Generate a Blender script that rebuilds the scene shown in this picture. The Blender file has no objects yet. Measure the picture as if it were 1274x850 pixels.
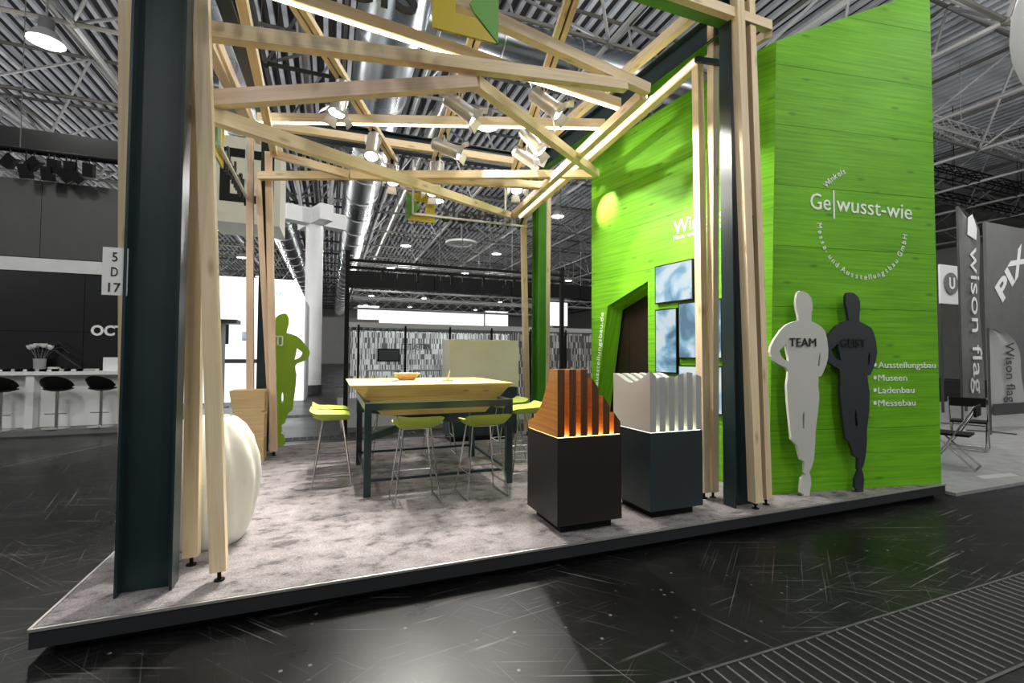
import bpy, bmesh, math, random
from mathutils import Vector, Matrix
random.seed(7)
SC = bpy.context.scene
COL = SC.collection
V = Vector

# ------------------------------------------------------------------ camera, world, exposure
CAMZ, FPX = 1.5, 580.0
PITCH, YAW, ROLL = math.radians(1.8), math.radians(21.2), math.radians(0.26)
FW = V((math.sin(YAW) * math.cos(PITCH), math.cos(YAW) * math.cos(PITCH), math.sin(PITCH)))
_rt = V((math.cos(YAW), -math.sin(YAW), 0)); _up = _rt.cross(FW)
RT = math.cos(ROLL) * _rt + math.sin(ROLL) * _up
UP = -math.sin(ROLL) * _rt + math.cos(ROLL) * _up
CAM = V((0, 0, CAMZ))
cd = bpy.data.cameras.new('camera'); cam = bpy.data.objects.new('camera', cd); COL.objects.link(cam)
cd.sensor_width = 36.0; cd.lens = FPX / 1274.0 * 36.0; cd.clip_end = 300; cd.clip_start = 0.05
cam.matrix_world = Matrix(((RT.x, UP.x, -FW.x, 0), (RT.y, UP.y, -FW.y, 0), (RT.z, UP.z, -FW.z, CAMZ), (0, 0, 0, 1)))
SC.camera = cam
w = bpy.data.worlds.new('World'); SC.world = w; w.use_nodes = True
w.node_tree.nodes['Background'].inputs[0].default_value = (0.93, 0.97, 1.0, 1)
w.node_tree.nodes['Background'].inputs[1].default_value = 0.22
SC.view_settings.view_transform = 'Standard'; SC.view_settings.look = 'None'
SC.view_settings.exposure = 0.3; SC.view_settings.gamma = 1.0
try: SC.view_settings.use_curve_mapping = False
except Exception: pass
SC.cycles.max_bounces = 6

# survey helpers: where the sight line through a photo point meets a known plane of the place
def ray(px, py): return (px - 637) * RT - (py - 425) * UP + FPX * FW
def on_z(px, py, z=0.15):
    d = ray(px, py); return CAM + d * ((z - CAMZ) / d.z)
def on_y(px, py, y):
    d = ray(px, py); return CAM + d * (y / d.y)
def on_x(px, py, x):
    d = ray(px, py); return CAM + d * (x / d.x)
def on_pl(px, py, p, n):
    d = ray(px, py); return CAM + d * ((V(p) - CAM).dot(n) / d.dot(n))
PZ = 0.15      # stand platform height

# ------------------------------------------------------------------ materials
def nodes(name, rough=0.6, metal=0.0, spec=0.5):
    m = bpy.data.materials.new(name); m.use_nodes = True
    nt = m.node_tree; b = nt.nodes['Principled BSDF']
    b.inputs['Roughness'].default_value = rough; b.inputs['Metallic'].default_value = metal
    try: b.inputs['Specular IOR Level'].default_value = spec
    except Exception: pass
    return m, nt, b
def N(nt, t, **kw):
    n = nt.nodes.new(t)
    for k, v in kw.items():
        if k in n.inputs: n.inputs[k].default_value = v
        else: setattr(n, k, v)
    return n
def ramp(nt, fac, stops):
    r = nt.nodes.new('ShaderNodeValToRGB'); e = r.color_ramp.elements
    while len(e) < len(stops): e.new(0.5)
    for el, (p, c) in zip(e, stops):
        el.position = p; el.color = (*c, 1) if len(c) == 3 else c
    nt.links.new(fac, r.inputs[0]); return r
def mix(nt, fac, a, b, mode='MIX'):
    n = nt.nodes.new('ShaderNodeMix'); n.data_type = 'RGBA'; n.blend_type = mode
    for s, v in ((0, fac), (6, a), (7, b)):
        if hasattr(v, 'links'): nt.links.new(v, n.inputs[s])
        else: n.inputs[s].default_value = v if s == 0 else (*v, 1)
    return n.outputs[2]
def plain(name, col, rough=0.5, metal=0.0, var=0.06, scale=3.0, spec=0.5):
    m, nt, b = nodes(name, rough, metal, spec)
    tc = N(nt, 'ShaderNodeTexCoord'); no = N(nt, 'ShaderNodeTexNoise', Scale=scale, Detail=4.0)
    nt.links.new(tc.outputs['Object'], no.inputs['Vector'])
    a = tuple(max(0, c * (1 - var)) for c in col); c2 = tuple(min(1, c * (1 + var)) for c in col)
    r = ramp(nt, no.outputs[0], [(0.3, a), (0.7, c2)])
    nt.links.new(r.outputs[0], b.inputs['Base Color']); return m
def emit(name, col, s):
    m, nt, b = nodes(name, 0.5)
    b.inputs['Base Color'].default_value = (*col, 1)
    b.inputs['Emission Color'].default_value = (*col, 1); b.inputs['Emission Strength'].default_value = s
    return m
def wood(name, light, dark, knot, gscale=1.0, rough=0.55, kn=0.55, ks=1.0, spec=0.5):
    """timber: grain runs along UV u; knots scattered"""
    m, nt, b = nodes(name, rough, 0.0, spec)
    uv = N(nt, 'ShaderNodeUVMap'); mp = N(nt, 'ShaderNodeMapping')
    oi = N(nt, 'ShaderNodeObjectInfo'); cm = N(nt, 'ShaderNodeCombineXYZ')
    ml = N(nt, 'ShaderNodeMath', operation='MULTIPLY'); ml.inputs[1].default_value = 37.0
    nt.links.new(oi.outputs['Random'], ml.inputs[0]); nt.links.new(ml.outputs[0], cm.inputs[0]); nt.links.new(ml.outputs[0], cm.inputs[1])
    nt.links.new(uv.outputs[0], mp.inputs['Vector']); nt.links.new(cm.outputs[0], mp.inputs['Location'])
    st = N(nt, 'ShaderNodeMapping'); st.inputs['Scale'].default_value = (0.9 * gscale, 26 * gscale, 1)
    nt.links.new(mp.outputs[0], st.inputs['Vector'])
    n1 = N(nt, 'ShaderNodeTexNoise', Scale=1.6, Detail=5.0, Roughness=0.6, Distortion=0.6)
    nt.links.new(st.outputs[0], n1.inputs['Vector'])
    n0 = N(nt, 'ShaderNodeTexNoise', Scale=0.9 * gscale, Detail=2.0)
    nt.links.new(mp.outputs[0], n0.inputs['Vector'])
    r1 = ramp(nt, n1.outputs[0], [(0.34, dark), (0.62, light)])
    r0 = ramp(nt, n0.outputs[0], [(0.3, (0.86, 0.83, 0.80)), (0.7, (1.06, 1.06, 1.06))])
    c = mix(nt, 1.0, r1.outputs[0], r0.outputs[0], 'MULTIPLY')
    sk = N(nt, 'ShaderNodeMapping'); sk.inputs['Scale'].default_value = (1.1 * gscale, 3.6 * gscale, 1)
    nt.links.new(mp.outputs[0], sk.inputs['Vector'])
    vo = N(nt, 'ShaderNodeTexVoronoi', voronoi_dimensions='2D', Scale=1.0); nt.links.new(sk.outputs[0], vo.inputs['Vector'])
    rk = ramp(nt, vo.outputs['Distance'], [(0.02 * ks, (1, 1, 1)), (0.085 * ks, (0, 0, 0))])
    kf = N(nt, 'ShaderNodeMath', operation='MULTIPLY'); kf.inputs[1].default_value = kn
    nt.links.new(rk.outputs[0], kf.inputs[0])
    c = mix(nt, kf.outputs[0], c, knot)
    nt.links.new(c, b.inputs['Base Color'])
    bp = N(nt, 'ShaderNodeBump', Strength=0.12, Distance=0.004)
    nt.links.new(n1.outputs[0], bp.inputs['Height']); nt.links.new(bp.outputs[0], b.inputs['Normal'])
    return m
M = {}
M['timber'] = wood('spruce_timber', (0.88, 0.73, 0.49), (0.78, 0.61, 0.37), (0.30, 0.15, 0.06))
M['timber_red'] = wood('spruce_timber_pink', (0.86, 0.67, 0.50), (0.76, 0.55, 0.38), (0.30, 0.15, 0.06))
M['table_wood'] = wood('pine_board', (0.80, 0.60, 0.22), (0.66, 0.45, 0.12), (0.28, 0.12, 0.03), 1.3, 0.45, 0.9, 0.9)
M['box_wood'] = wood('pine_box', (0.74, 0.56, 0.30), (0.60, 0.41, 0.19), (0.26, 0.12, 0.05), 1.4, 0.55, 0.9, 1.0)
M['green_wood'] = wood('green_stained_pine', (0.185, 0.53, 0.014), (0.115, 0.38, 0.008), (0.06, 0.18, 0.006), 0.8, 0.55, 0.7, 0.75, 0.25)
M['walnut'] = wood('orange_veneer', (0.76, 0.34, 0.09), (0.60, 0.23, 0.05), (0.30, 0.10, 0.02), 1.0, 0.35, 0.1)
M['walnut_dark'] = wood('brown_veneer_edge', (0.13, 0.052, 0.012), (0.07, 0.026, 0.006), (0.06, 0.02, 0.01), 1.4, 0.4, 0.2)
M['steel'] = plain('teal_painted_steel', (0.012, 0.028, 0.030), 0.32, 0.0, 0.15)
M['steel_bright'] = plain('bare_steel', (0.45, 0.43, 0.42), 0.30, 0.9, 0.12)
M['steel_green'] = plain('green_steel', (0.05, 0.20, 0.012), 0.35, 0.0, 0.1)  # green tone for the rear column and the front and right girder undersides
M['charcoal'] = plain('charcoal_lacquer', (0.020, 0.022, 0.024), 0.5, 0.0, 0.1)
M['ink'] = plain('blue_black_lacquer', (0.026, 0.030, 0.036), 0.5, 0.0, 0.06)
M['black'] = plain('black_matt', (0.005, 0.005, 0.005), 0.6, spec=0.2)
M['black_gloss'] = plain('black_gloss_panel', (0.006, 0.006, 0.007), 0.22)
M['plinth_brown'] = plain('brown_black_plinth', (0.020, 0.015, 0.014), 0.33, 0.0, 0.1)
M['plinth_teal'] = plain('slate_plinth', (0.024, 0.034, 0.038), 0.36, 0.0, 0.1)
M['white'] = plain('white_lacquer', (0.86, 0.86, 0.85), 0.45, 0.0, 0.02)
M['offwhite'] = plain('offwhite_lacquer', (0.60, 0.60, 0.55), 0.45, 0.0, 0.02)
M['cream'] = plain('cream_panel', (0.60, 0.58, 0.44), 0.5, 0.0, 0.03)
M['vase_white'] = plain('ivory_glaze', (0.82, 0.80, 0.70), 0.28, 0.0, 0.02)
M['slat_white'] = plain('white_slats', (0.72, 0.72, 0.68), 0.4, 0.0, 0.02)
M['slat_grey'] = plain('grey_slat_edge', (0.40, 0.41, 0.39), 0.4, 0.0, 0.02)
M['glow_yellow'] = emit('lit_yellow_panel', (1.0, 0.74, 0.22), 4.5)
M['glow_pale'] = emit('lit_pale_panel', (0.92, 0.95, 0.72), 3.0)
M['led'] = emit('led_strip', (1.0, 0.86, 0.55), 7.0)
M['lens'] = emit('lamp_lens', (1.0, 0.97, 0.9), 14.0)
M['diffuser'] = emit('lamp_diffuser', (1.0, 1.0, 1.0), 12.0)
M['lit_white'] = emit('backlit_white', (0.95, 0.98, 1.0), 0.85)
M['band'] = plain('white_band', (0.62, 0.62, 0.62), 0.5)
M['lit_cyan'] = emit('cyan_letters', (0.25, 0.75, 0.78), 0.5)
M['chrome'] = plain('chrome', (0.55, 0.54, 0.53), 0.22, 1.0, 0.05)
M['alu'] = plain('aluminium', (0.62, 0.60, 0.57), 0.35, 0.7, 0.05)
M['lime'] = plain('lime_upholstery', (0.34, 0.43, 0.05), 0.75, 0.0, 0.08, 30)
M['lime_flat'] = plain('lime_lacquer', (0.27, 0.45, 0.02), 0.5, 0.0, 0.04)
M['yellow'] = plain('yellow_lacquer', (0.52, 0.40, 0.012), 0.45, 0.0, 0.04)
M['leaf'] = plain('green_lacquer', (0.10, 0.32, 0.03), 0.45, 0.0, 0.04)
M['white_text'] = plain('white_lettering', (0.95, 0.97, 0.94), 0.5, 0.0, 0.01)
M['black_text'] = plain('black_lettering', (0.010, 0.009, 0.008), 0.5, 0.0, 0.05)
M['grey_light'] = plain('light_grey', (0.42, 0.42, 0.42), 0.6, 0.0, 0.05)
M['grey_mid'] = plain('mid_grey', (0.17, 0.17, 0.17), 0.6, 0.0, 0.06)
M['grey_dark'] = plain('dark_grey', (0.05, 0.05, 0.05), 0.55, 0.0, 0.08)
M['grey_mat'] = plain('grey_mat', (0.27, 0.27, 0.27), 0.8, 0.0, 0.15, 6)
M['tube'] = plain('galvanised_tube', (0.36, 0.36, 0.36), 0.5, 0.1, 0.25, 0.6)
M['tube_dark'] = plain('dark_tube', (0.12, 0.115, 0.10), 0.55, 0.2, 0.25, 0.6)
M['rib'] = plain('roof_sheet_rib', (0.58, 0.61, 0.66), 0.5, 0.0, 0.3, 0.35)
M['deck'] = plain('roof_deck_dark', (0.030, 0.026, 0.026), 0.8, 0.0, 0.3, 0.4)
M['glass'] = None
def mk_glass():
    m, nt, b = nodes('clear_glass', 0.03)
    b.inputs['Base Color'].default_value = (0.9, 0.95, 0.95, 1)
    b.inputs['Transmission Weight'].default_value = 1.0; b.inputs['IOR'].default_value = 1.05
    return m
M['glass'] = mk_glass()
def mk_duct():
    m, nt, b = nodes('spiral_duct', 0.28, 1.0)
    tc = N(nt, 'ShaderNodeTexCoord'); no = N(nt, 'ShaderNodeTexNoise', Scale=0.35, Detail=1.0)
    nt.links.new(tc.outputs['Object'], no.inputs['Vector'])
    r = ramp(nt, no.outputs[0], [(0.3, (0.42, 0.46, 0.50)), (0.7, (0.66, 0.70, 0.74))])
    nt.links.new(r.outputs[0], b.inputs['Base Color'])
    r2 = ramp(nt, no.outputs[0], [(0.3, (0.2, 0.2, 0.2)), (0.7, (0.38, 0.38, 0.38))])
    nt.links.new(r2.outputs[0], b.inputs['Roughness']); return m
M['duct'] = mk_duct()
def mk_carpet():
    m, nt, b = nodes('grey_carpet', 0.95, 0, 0.1)
    tc = N(nt, 'ShaderNodeTexCoord'); mp = N(nt, 'ShaderNodeMapping'); mp.inputs['Scale'].default_value = (1.0, 1.35, 1)
    nt.links.new(tc.outputs['Object'], mp.inputs['Vector'])
    n1 = N(nt, 'ShaderNodeTexNoise', Scale=5.4, Detail=8.0, Roughness=0.68, Distortion=0.2)
    n2 = N(nt, 'ShaderNodeTexNoise', Scale=95.0, Detail=3.0)
    n3 = N(nt, 'ShaderNodeTexNoise', Scale=0.7, Detail=2.0)
    nt.links.new(mp.outputs[0], n1.inputs['Vector']); nt.links.new(tc.outputs['Object'], n2.inputs['Vector']); nt.links.new(tc.outputs['Object'], n3.inputs['Vector'])
    r = ramp(nt, n1.outputs[0], [(0.37, (0.125, 0.113, 0.117)), (0.46, (0.255, 0.232, 0.238)), (0.64, (0.345, 0.315, 0.323))])
    r2 = ramp(nt, n2.outputs[0], [(0.3, (0.72, 0.72, 0.72)), (0.7, (1.15, 1.15, 1.15))])
    c = mix(nt, 1.0, r.outputs[0], r2.outputs[0], 'MULTIPLY')
    nt.links.new(c, b.inputs['Base Color'])
    bp = N(nt, 'ShaderNodeBump', Strength=0.5, Distance=0.01); nt.links.new(n2.outputs[0], bp.inputs['Height'])
    nt.links.new(bp.outputs[0], b.inputs['Normal']); return m
M['carpet'] = mk_carpet()
def mk_floor():
    m, nt, b = nodes('black_hall_floor', 0.3, 0, 0.16)
    tc = N(nt, 'ShaderNodeTexCoord')
    col = None; scr = None
    n0 = N(nt, 'ShaderNodeTexNoise', Scale=0.55, Detail=6.0, Roughness=0.65); nt.links.new(tc.outputs['Object'], n0.inputs['Vector'])
    base = ramp(nt, n0.outputs[0], [(0.3, (0.002, 0.002, 0.002)), (0.7, (0.009, 0.009, 0.009))])
    col = base.outputs[0]
    for i, (ang, sx, sy, th) in enumerate(((20, 0.9, 60, 0.655), (-38, 0.7, 80, 0.66), (75, 0.6, 70, 0.665), (-8, 1.4, 50, 0.655), (48, 0.9, 90, 0.665))):
        mp = N(nt, 'ShaderNodeMapping'); mp.inputs['Rotation'].default_value = (0, 0, math.radians(ang)); mp.inputs['Location'].default_value = (i * 7.3, i * 3.1, 0)
        m2 = N(nt, 'ShaderNodeMapping'); m2.inputs['Scale'].default_value = (sx, sy, 1)
        nt.links.new(tc.outputs['Object'], mp.inputs['Vector']); nt.links.new(mp.outputs[0], m2.inputs['Vector'])
        n = N(nt, 'ShaderNodeTexNoise', Scale=1.0, Detail=3.0, Roughness=0.55, Distortion=0.25); nt.links.new(m2.outputs[0], n.inputs['Vector'])
        r = ramp(nt, n.outputs[0], [(th - 0.03, (0, 0, 0)), (th + 0.06, (0.55, 0.55, 0.55))])
        nm = N(nt, 'ShaderNodeTexNoise', Scale=1.1, Detail=4.0); m3 = N(nt, 'ShaderNodeMapping'); m3.inputs['Location'].default_value = (i * 11.7, i * 5.3, 0)
        nt.links.new(tc.outputs['Object'], m3.inputs['Vector']); nt.links.new(m3.outputs[0], nm.inputs['Vector'])
        rm = ramp(nt, nm.outputs[0], [(0.46, (0, 0, 0)), (0.62, (1, 1, 1))])
        ff = mix(nt, 1.0, r.outputs[0], rm.outputs[0], 'MULTIPLY')
        col = mix(nt, ff, col, (0.24, 0.24, 0.24))
    vo = N(nt, 'ShaderNodeTexVoronoi', Scale=9.0); nt.links.new(tc.outputs['Object'], vo.inputs['Vector'])
    nd = N(nt, 'ShaderNodeTexNoise', Scale=2.0, Detail=3.0); nt.links.new(tc.outputs['Object'], nd.inputs['Vector'])
    rs = ramp(nt, vo.outputs['Distance'], [(0.05, (1, 1, 1)), (0.11, (0, 0, 0))])
    rd = ramp(nt, nd.outputs[0], [(0.44, (0, 0, 0)), (0.6, (0.9, 0.9, 0.9))])
    f = mix(nt, 1.0, rs.outputs[0], rd.outputs[0], 'MULTIPLY')
    col = mix(nt, f, col, (0.22, 0.22, 0.22))
    nt.links.new(col, b.inputs['Base Color'])
    rr = ramp(nt, n0.outputs[0], [(0.3, (0.24, 0.24, 0.24)), (0.7, (0.42, 0.42, 0.42))]); nt.links.new(rr.outputs[0], b.inputs['Roughness'])
    return m
M['floor'] = mk_floor()
def mk_screen(name, seed, s=1.0):
    m, nt, b = nodes(name, 0.15)
    tc = N(nt, 'ShaderNodeTexCoord'); mp = N(nt, 'ShaderNodeMapping'); mp.inputs['Location'].default_value = (seed, seed * 2, seed * 3)
    nt.links.new(tc.outputs['Object'], mp.inputs['Vector'])
    n = N(nt, 'ShaderNodeTexNoise', Scale=2.2, Detail=3.0, Distortion=1.2); nt.links.new(mp.outputs[0], n.inputs['Vector'])
    r = ramp(nt, n.outputs[0], [(0.34, (0.10, 0.20, 0.30)), (0.46, (0.25, 0.48, 0.66)), (0.56, (0.62, 0.78, 0.86)), (0.68, (0.75, 0.80, 0.76))])
    nt.links.new(r.outputs[0], b.inputs['Emission Color']); b.inputs['Emission Strength'].default_value = s
    b.inputs['Base Color'].default_value = (0.02, 0.02, 0.02, 1); return m
def mk_dash(name, bg, fg, sx, sz, th=0.5, em=0.0):
    """printed pattern of short vertical dashes"""
    m, nt, b = nodes(name, 0.5)
    tc = N(nt, 'ShaderNodeTexCoord'); mp = N(nt, 'ShaderNodeMapping'); mp.inputs['Scale'].default_value = (sx, 0.001, sz)
    nt.links.new(tc.outputs['Object'], mp.inputs['Vector'])
    n = N(nt, 'ShaderNodeTexWhiteNoise', noise_dimensions='3D')
    fl = N(nt, 'ShaderNodeVectorMath', operation='FLOOR'); nt.links.new(mp.outputs[0], fl.inputs[0]); nt.links.new(fl.outputs[0], n.inputs['Vector'])
    r = ramp(nt, n.outputs[0], [(th, fg), (th + 0.02, bg)]); r.color_ramp.interpolation = 'CONSTANT'
    n2 = N(nt, 'ShaderNodeTexNoise', Scale=0.9, Detail=3.0); nt.links.new(tc.outputs['Object'], n2.inputs['Vector'])
    r2 = ramp(nt, n2.outputs[0], [(0.35, (0.55, 0.55, 0.55)), (0.65, (1.1, 1.1, 1.1))])
    c = mix(nt, 1.0, r.outputs[0], r2.outputs[0], 'MULTIPLY')
    nt.links.new(c, b.inputs['Base Color'])
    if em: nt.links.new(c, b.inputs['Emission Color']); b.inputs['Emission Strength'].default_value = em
    return m
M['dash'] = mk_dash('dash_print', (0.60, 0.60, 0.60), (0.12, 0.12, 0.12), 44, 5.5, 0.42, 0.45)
M['dash_dark'] = mk_dash('dash_print_dark', (0.10, 0.09, 0.09), (0.55, 0.55, 0.55), 40, 5.5, 0.35)

# ------------------------------------------------------------------ mesh builder
class MB:
    def __init__(s): s.v = []; s.f = []; s.g = []
    def poly(s, pts, faces, grain=None):
        o = len(s.v); s.v += [V(p) for p in pts]
        s.f += [tuple(i + o for i in f) for f in faces]; s.g += [grain] * len(faces); return s
    def box(s, a, b, grain=None):
        x0, y0, z0 = (min(a[i], b[i]) for i in range(3)); x1, y1, z1 = (max(a[i], b[i]) for i in range(3))
        if grain is None:
            d = (x1 - x0, y1 - y0, z1 - z0); k = d.index(max(d)); grain = V([1.0 if i == k else 0 for i in range(3)])
        return s.poly([(x0, y0, z0), (x1, y0, z0), (x1, y1, z0), (x0, y1, z0), (x0, y0, z1), (x1, y0, z1), (x1, y1, z1), (x0, y1, z1)],
                      [(0, 3, 2, 1), (4, 5, 6, 7), (0, 1, 5, 4), (1, 2, 6, 5), (2, 3, 7, 6), (3, 0, 4, 7)], grain)
    def bar(s, p, q, w, h, up=(0, 0, 1)):
        p, q = V(p), V(q); d = (q - p).normalized(); up = V(up)
        if abs(d.dot(up)) > 0.97: up = V((0, 1, 0)) if abs(d.y) < 0.9 else V((1, 0, 0))
        sd = d.cross(up).normalized() * (w / 2); u = sd.cross(d).normalized() * (h / 2)
        return s.poly([p - sd - u, p + sd - u, p + sd + u, p - sd + u, q - sd - u, q + sd - u, q + sd + u, q - sd + u],
                      [(0, 1, 2, 3), (7, 6, 5, 4), (0, 4, 5, 1), (1, 5, 6, 2), (2, 6, 7, 3), (3, 7, 4, 0)], d)
    def tube(s, p, q, r, n=8, r2=None):
        p, q = V(p), V(q); d = (q - p).normalized(); r2 = r if r2 is None else r2
        a = d.orthogonal().normalized(); b = d.cross(a)
        pts = [p + (a * math.cos(t) + b * math.sin(t)) * r for t in [2 * math.pi * i / n for i in range(n)]]
        pts += [q + (a * math.cos(t) + b * math.sin(t)) * r2 for t in [2 * math.pi * i / n for i in range(n)]]
        fs = [(i, (i + 1) % n, n + (i + 1) % n, n + i) for i in range(n)] + [tuple(range(n - 1, -1, -1)), tuple(range(n, 2 * n))]
        return s.poly(pts, fs, d)
    def path(s, pts, r, n=6):
        for a, b in zip(pts, pts[1:]): s.tube(a, b, r, n)
        return s
    def lathe(s, prof, c=(0, 0, 0), n=24, rfun=None, cap=True):
        c = V(c); pts = []
        for k, (r, z) in enumerate(prof):
            for i in range(n):
                t = 2 * math.pi * i / n; rr = r if rfun is None else rfun(r, z, t)
                pts.append(c + V((rr * math.cos(t), rr * math.sin(t), z)))
        fs = [(k * n + i, k * n + (i + 1) % n, (k + 1) * n + (i + 1) % n, (k + 1) * n + i) for k in range(len(prof) - 1) for i in range(n)]
        if cap: fs += [tuple(range(n - 1, -1, -1)), tuple(range((len(prof) - 1) * n, len(prof) * n))]
        return s.poly(pts, fs)
    def prism(s, poly, org, u, v, depth, grain=None):
        """2-D outline extruded by depth along u x v (backwards)"""
        org, u, v = V(org), V(u).normalized(), V(v).normalized(); n = u.cross(v)
        k = len(poly)
        pts = [org + u * a + v * b for a, b in poly] + [org + u * a + v * b - n * depth for a, b in poly]
        ar = sum(poly[i][0] * poly[(i + 1) % k][1] - poly[(i + 1) % k][0] * poly[i][1] for i in range(k))
        f0, f1 = tuple(range(k)), tuple(range(2 * k - 1, k - 1, -1))
        fs = [f0, f1] + [((i + 1) % k, i, i + k, (i + 1) % k + k) for i in range(k)]
        if ar < 0: fs = [tuple(reversed(f)) for f in fs]
        return s.poly(pts, fs, grain or u)
    def ibeam(s, p, q, wdir, depth, width, tf=0.014, tw=0.010):
        """wdir = direction of the web's depth (flange to flange)"""
        p, q, wd = V(p), V(q), V(wdir).normalized()
        for sg in (-1, 1):
            o = wd * sg * (depth / 2 - tf / 2); s.bar(p + o, q + o, width, tf, wd)
        s.bar(p, q, tw, depth - 2 * tf, wd); return s
    def build(s, name, mat, parent=None, label=None, cat=None, group=None, kind=None, smooth=35, local=False):
        me = bpy.data.meshes.new(name)
        if parent is None and not local:
            xs = [p.x for p in s.v]; ys = [p.y for p in s.v]; zs = [p.z for p in s.v]
            off = V(((min(xs) + max(xs)) / 2, (min(ys) + max(ys)) / 2, min(zs)))
        elif parent is not None and not local:
            off = V((0, 0, 0)); p = parent
            while p is not None: off += p.location; p = p.parent
        else: off = V((0, 0, 0))
        me.from_pydata([tuple(p - off) for p in s.v], [], s.f)
        uv = me.uv_layers.new(name='UVMap')
        for pl, g in zip(me.polygons, s.g):
            n = pl.normal; g = V(g) if g is not None else V((1, 0, 0))
            g = g - n * g.dot(n)
            if g.length < 0.05: g = n.orthogonal()
            g.normalize(); h = n.cross(g)
            k = hash((round(n.x, 1), round(n.y, 1), round(n.z, 1))) % 13
            for li in pl.loop_indices:
                co = me.vertices[me.loops[li].vertex_index].co
                uv.data[li].uv = (co.dot(g) + k, co.dot(h) + k * 0.7)
        if smooth:
            me.polygons.foreach_set('use_smooth', [True] * len(me.polygons)); me.set_sharp_from_angle(angle=math.radians(smooth))
        me.materials.append(M[mat] if isinstance(mat, str) else mat); me.update()
        o = bpy.data.objects.new(name, me); COL.objects.link(o)
        if parent is None and not local: o.location = off
        if parent is not None: o.parent = parent
        return tag(o, label, cat, group, kind)
def tag(o, label=None, cat=None, group=None, kind=None):
    for k, v in (('label', label), ('category', cat), ('group', group), ('kind', kind)):
        if v: o[k] = v
    return o
def thing(name, label, cat, loc=(0, 0, 0), rz=0.0, group=None, kind=None):
    o = bpy.data.objects.new(name, None); COL.objects.link(o); o.location = loc; o.rotation_euler = (0, 0, rz)
    o.empty_display_size = 0.1
    return tag(o, label, cat, group, kind)
def dup(root, loc, rz=0.0, label=None, group=None, scale=None):
    r = root.copy(); COL.objects.link(r); r.location = loc; r.rotation_euler = (0, 0, rz)
    if scale: r.scale = scale
    if label: r['label'] = label
    if group: r['group'] = group
    for ch in list(root.children):
        c = ch.copy(); COL.objects.link(c); c.parent = r
        for g in list(ch.children):
            d = g.copy(); COL.objects.link(d); d.parent = c
    return r
def share(src, name, loc, parent, scale=None):
    o = bpy.data.objects.new(name, src.data); COL.objects.link(o); o.location = loc; o.parent = parent
    if scale: o.scale = scale
    return o
# lettering and cut-outs through 2-D curves
TMP = bpy.data.scenes.new('tmp')
def curve_mesh(cu):
    ob = bpy.data.objects.new('tmp', cu); TMP.collection.objects.link(ob)
    dg = None
    with bpy.context.temp_override(scene=TMP, view_layer=TMP.view_layers[0]):
        TMP.view_layers[0].update(); dg = TMP.view_layers[0].depsgraph
    me = bpy.data.meshes.new_from_object(ob.evaluated_get(dg))
    vs = [v.co.copy() for v in me.vertices]; fs = [tuple(p.vertices) for p in me.polygons]
    bpy.data.objects.remove(ob); bpy.data.meshes.remove(me); bpy.data.curves.remove(cu)
    return vs, fs
def text_geo(t, ext=0.0, bold=0.0):
    cu = bpy.data.curves.new('t', 'FONT'); cu.body = t; cu.offset = bold; cu.size = 1.0; cu.extrude = ext; cu.resolution_u = 3
    return curve_mesh(cu)
def shape_geo(loops, ext):
    cu = bpy.data.curves.new('s', 'CURVE'); cu.dimensions = '2D'; cu.fill_mode = 'BOTH'; cu.extrude = ext
    for lp in loops:
        sp = cu.splines.new('POLY'); sp.points.add(len(lp) - 1); sp.use_cyclic_u = True
        for p, (a, b) in zip(sp.points, lp): p.co = (a, b, 0, 1)
    return curve_mesh(cu)
def place(geo, org, u, v, sx=1.0, sy=1.0, mb=None):
    mb = mb or MB(); vs, fs = geo; org, u, v = V(org), V(u).normalized(), V(v).normalized(); n = u.cross(v)
    return mb.poly([org + u * (p.x * sx) + v * (p.y * sy) + n * p.z for p in vs], fs, u)
def text_span(t, p0, p1, height, v, name, mat, parent, ext=0.003, lift=0.004, mb=None, bold=0.0):
    """text from p0 to p1 with the given capital height"""
    geo = text_geo(t, 0.5, bold); vs = geo[0]; x0 = min(p.x for p in vs); x1 = max(p.x for p in vs)
    u = (V(p1) - V(p0)); L = u.length; u.normalize(); sx = L / (x1 - x0); sy = height / 0.70
    v = (V(v) - u * V(v).dot(u)).normalized(); n = u.cross(v)
    geo = ([V((p.x - x0, p.y, p.z * 2 * ext)) for p in vs], geo[1])
    m = place(geo, V(p0) + n * lift, u, v, sx, sy, mb)
    return m if mb is not None else m.build(name, mat, parent, smooth=0)

# ------------------------------------------------------------------ hall shell
Z = V((0, 0, 1))
MB().box((-32, -14, -0.2), (42, 92, 0), V((1, 0, 0))).build('floor', 'floor', kind='structure')
FLOOR = bpy.data.objects['floor']
a, b = on_z(0, 582, 0), on_z(150, 550, 0)
MB().bar(a - (b - a) * 0.3 + Z * 0.001, b + (b - a) * 0.35 + Z * 0.001, 0.03, 0.002).build('floor_line', 'grey_mid', FLOOR)
MB().box((-32, 90, 0), (42, 90.3, 13), None).build('wall_back', 'grey_light', kind='structure')
MB().box((-32.3, -14, 0), (-32, 92, 13), None).build('wall_left', 'grey_mid', kind='structure')
MB().box((42, -14, 0), (42.3, 92, 13), None).build('wall_right', 'grey_mid', kind='structure')

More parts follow.
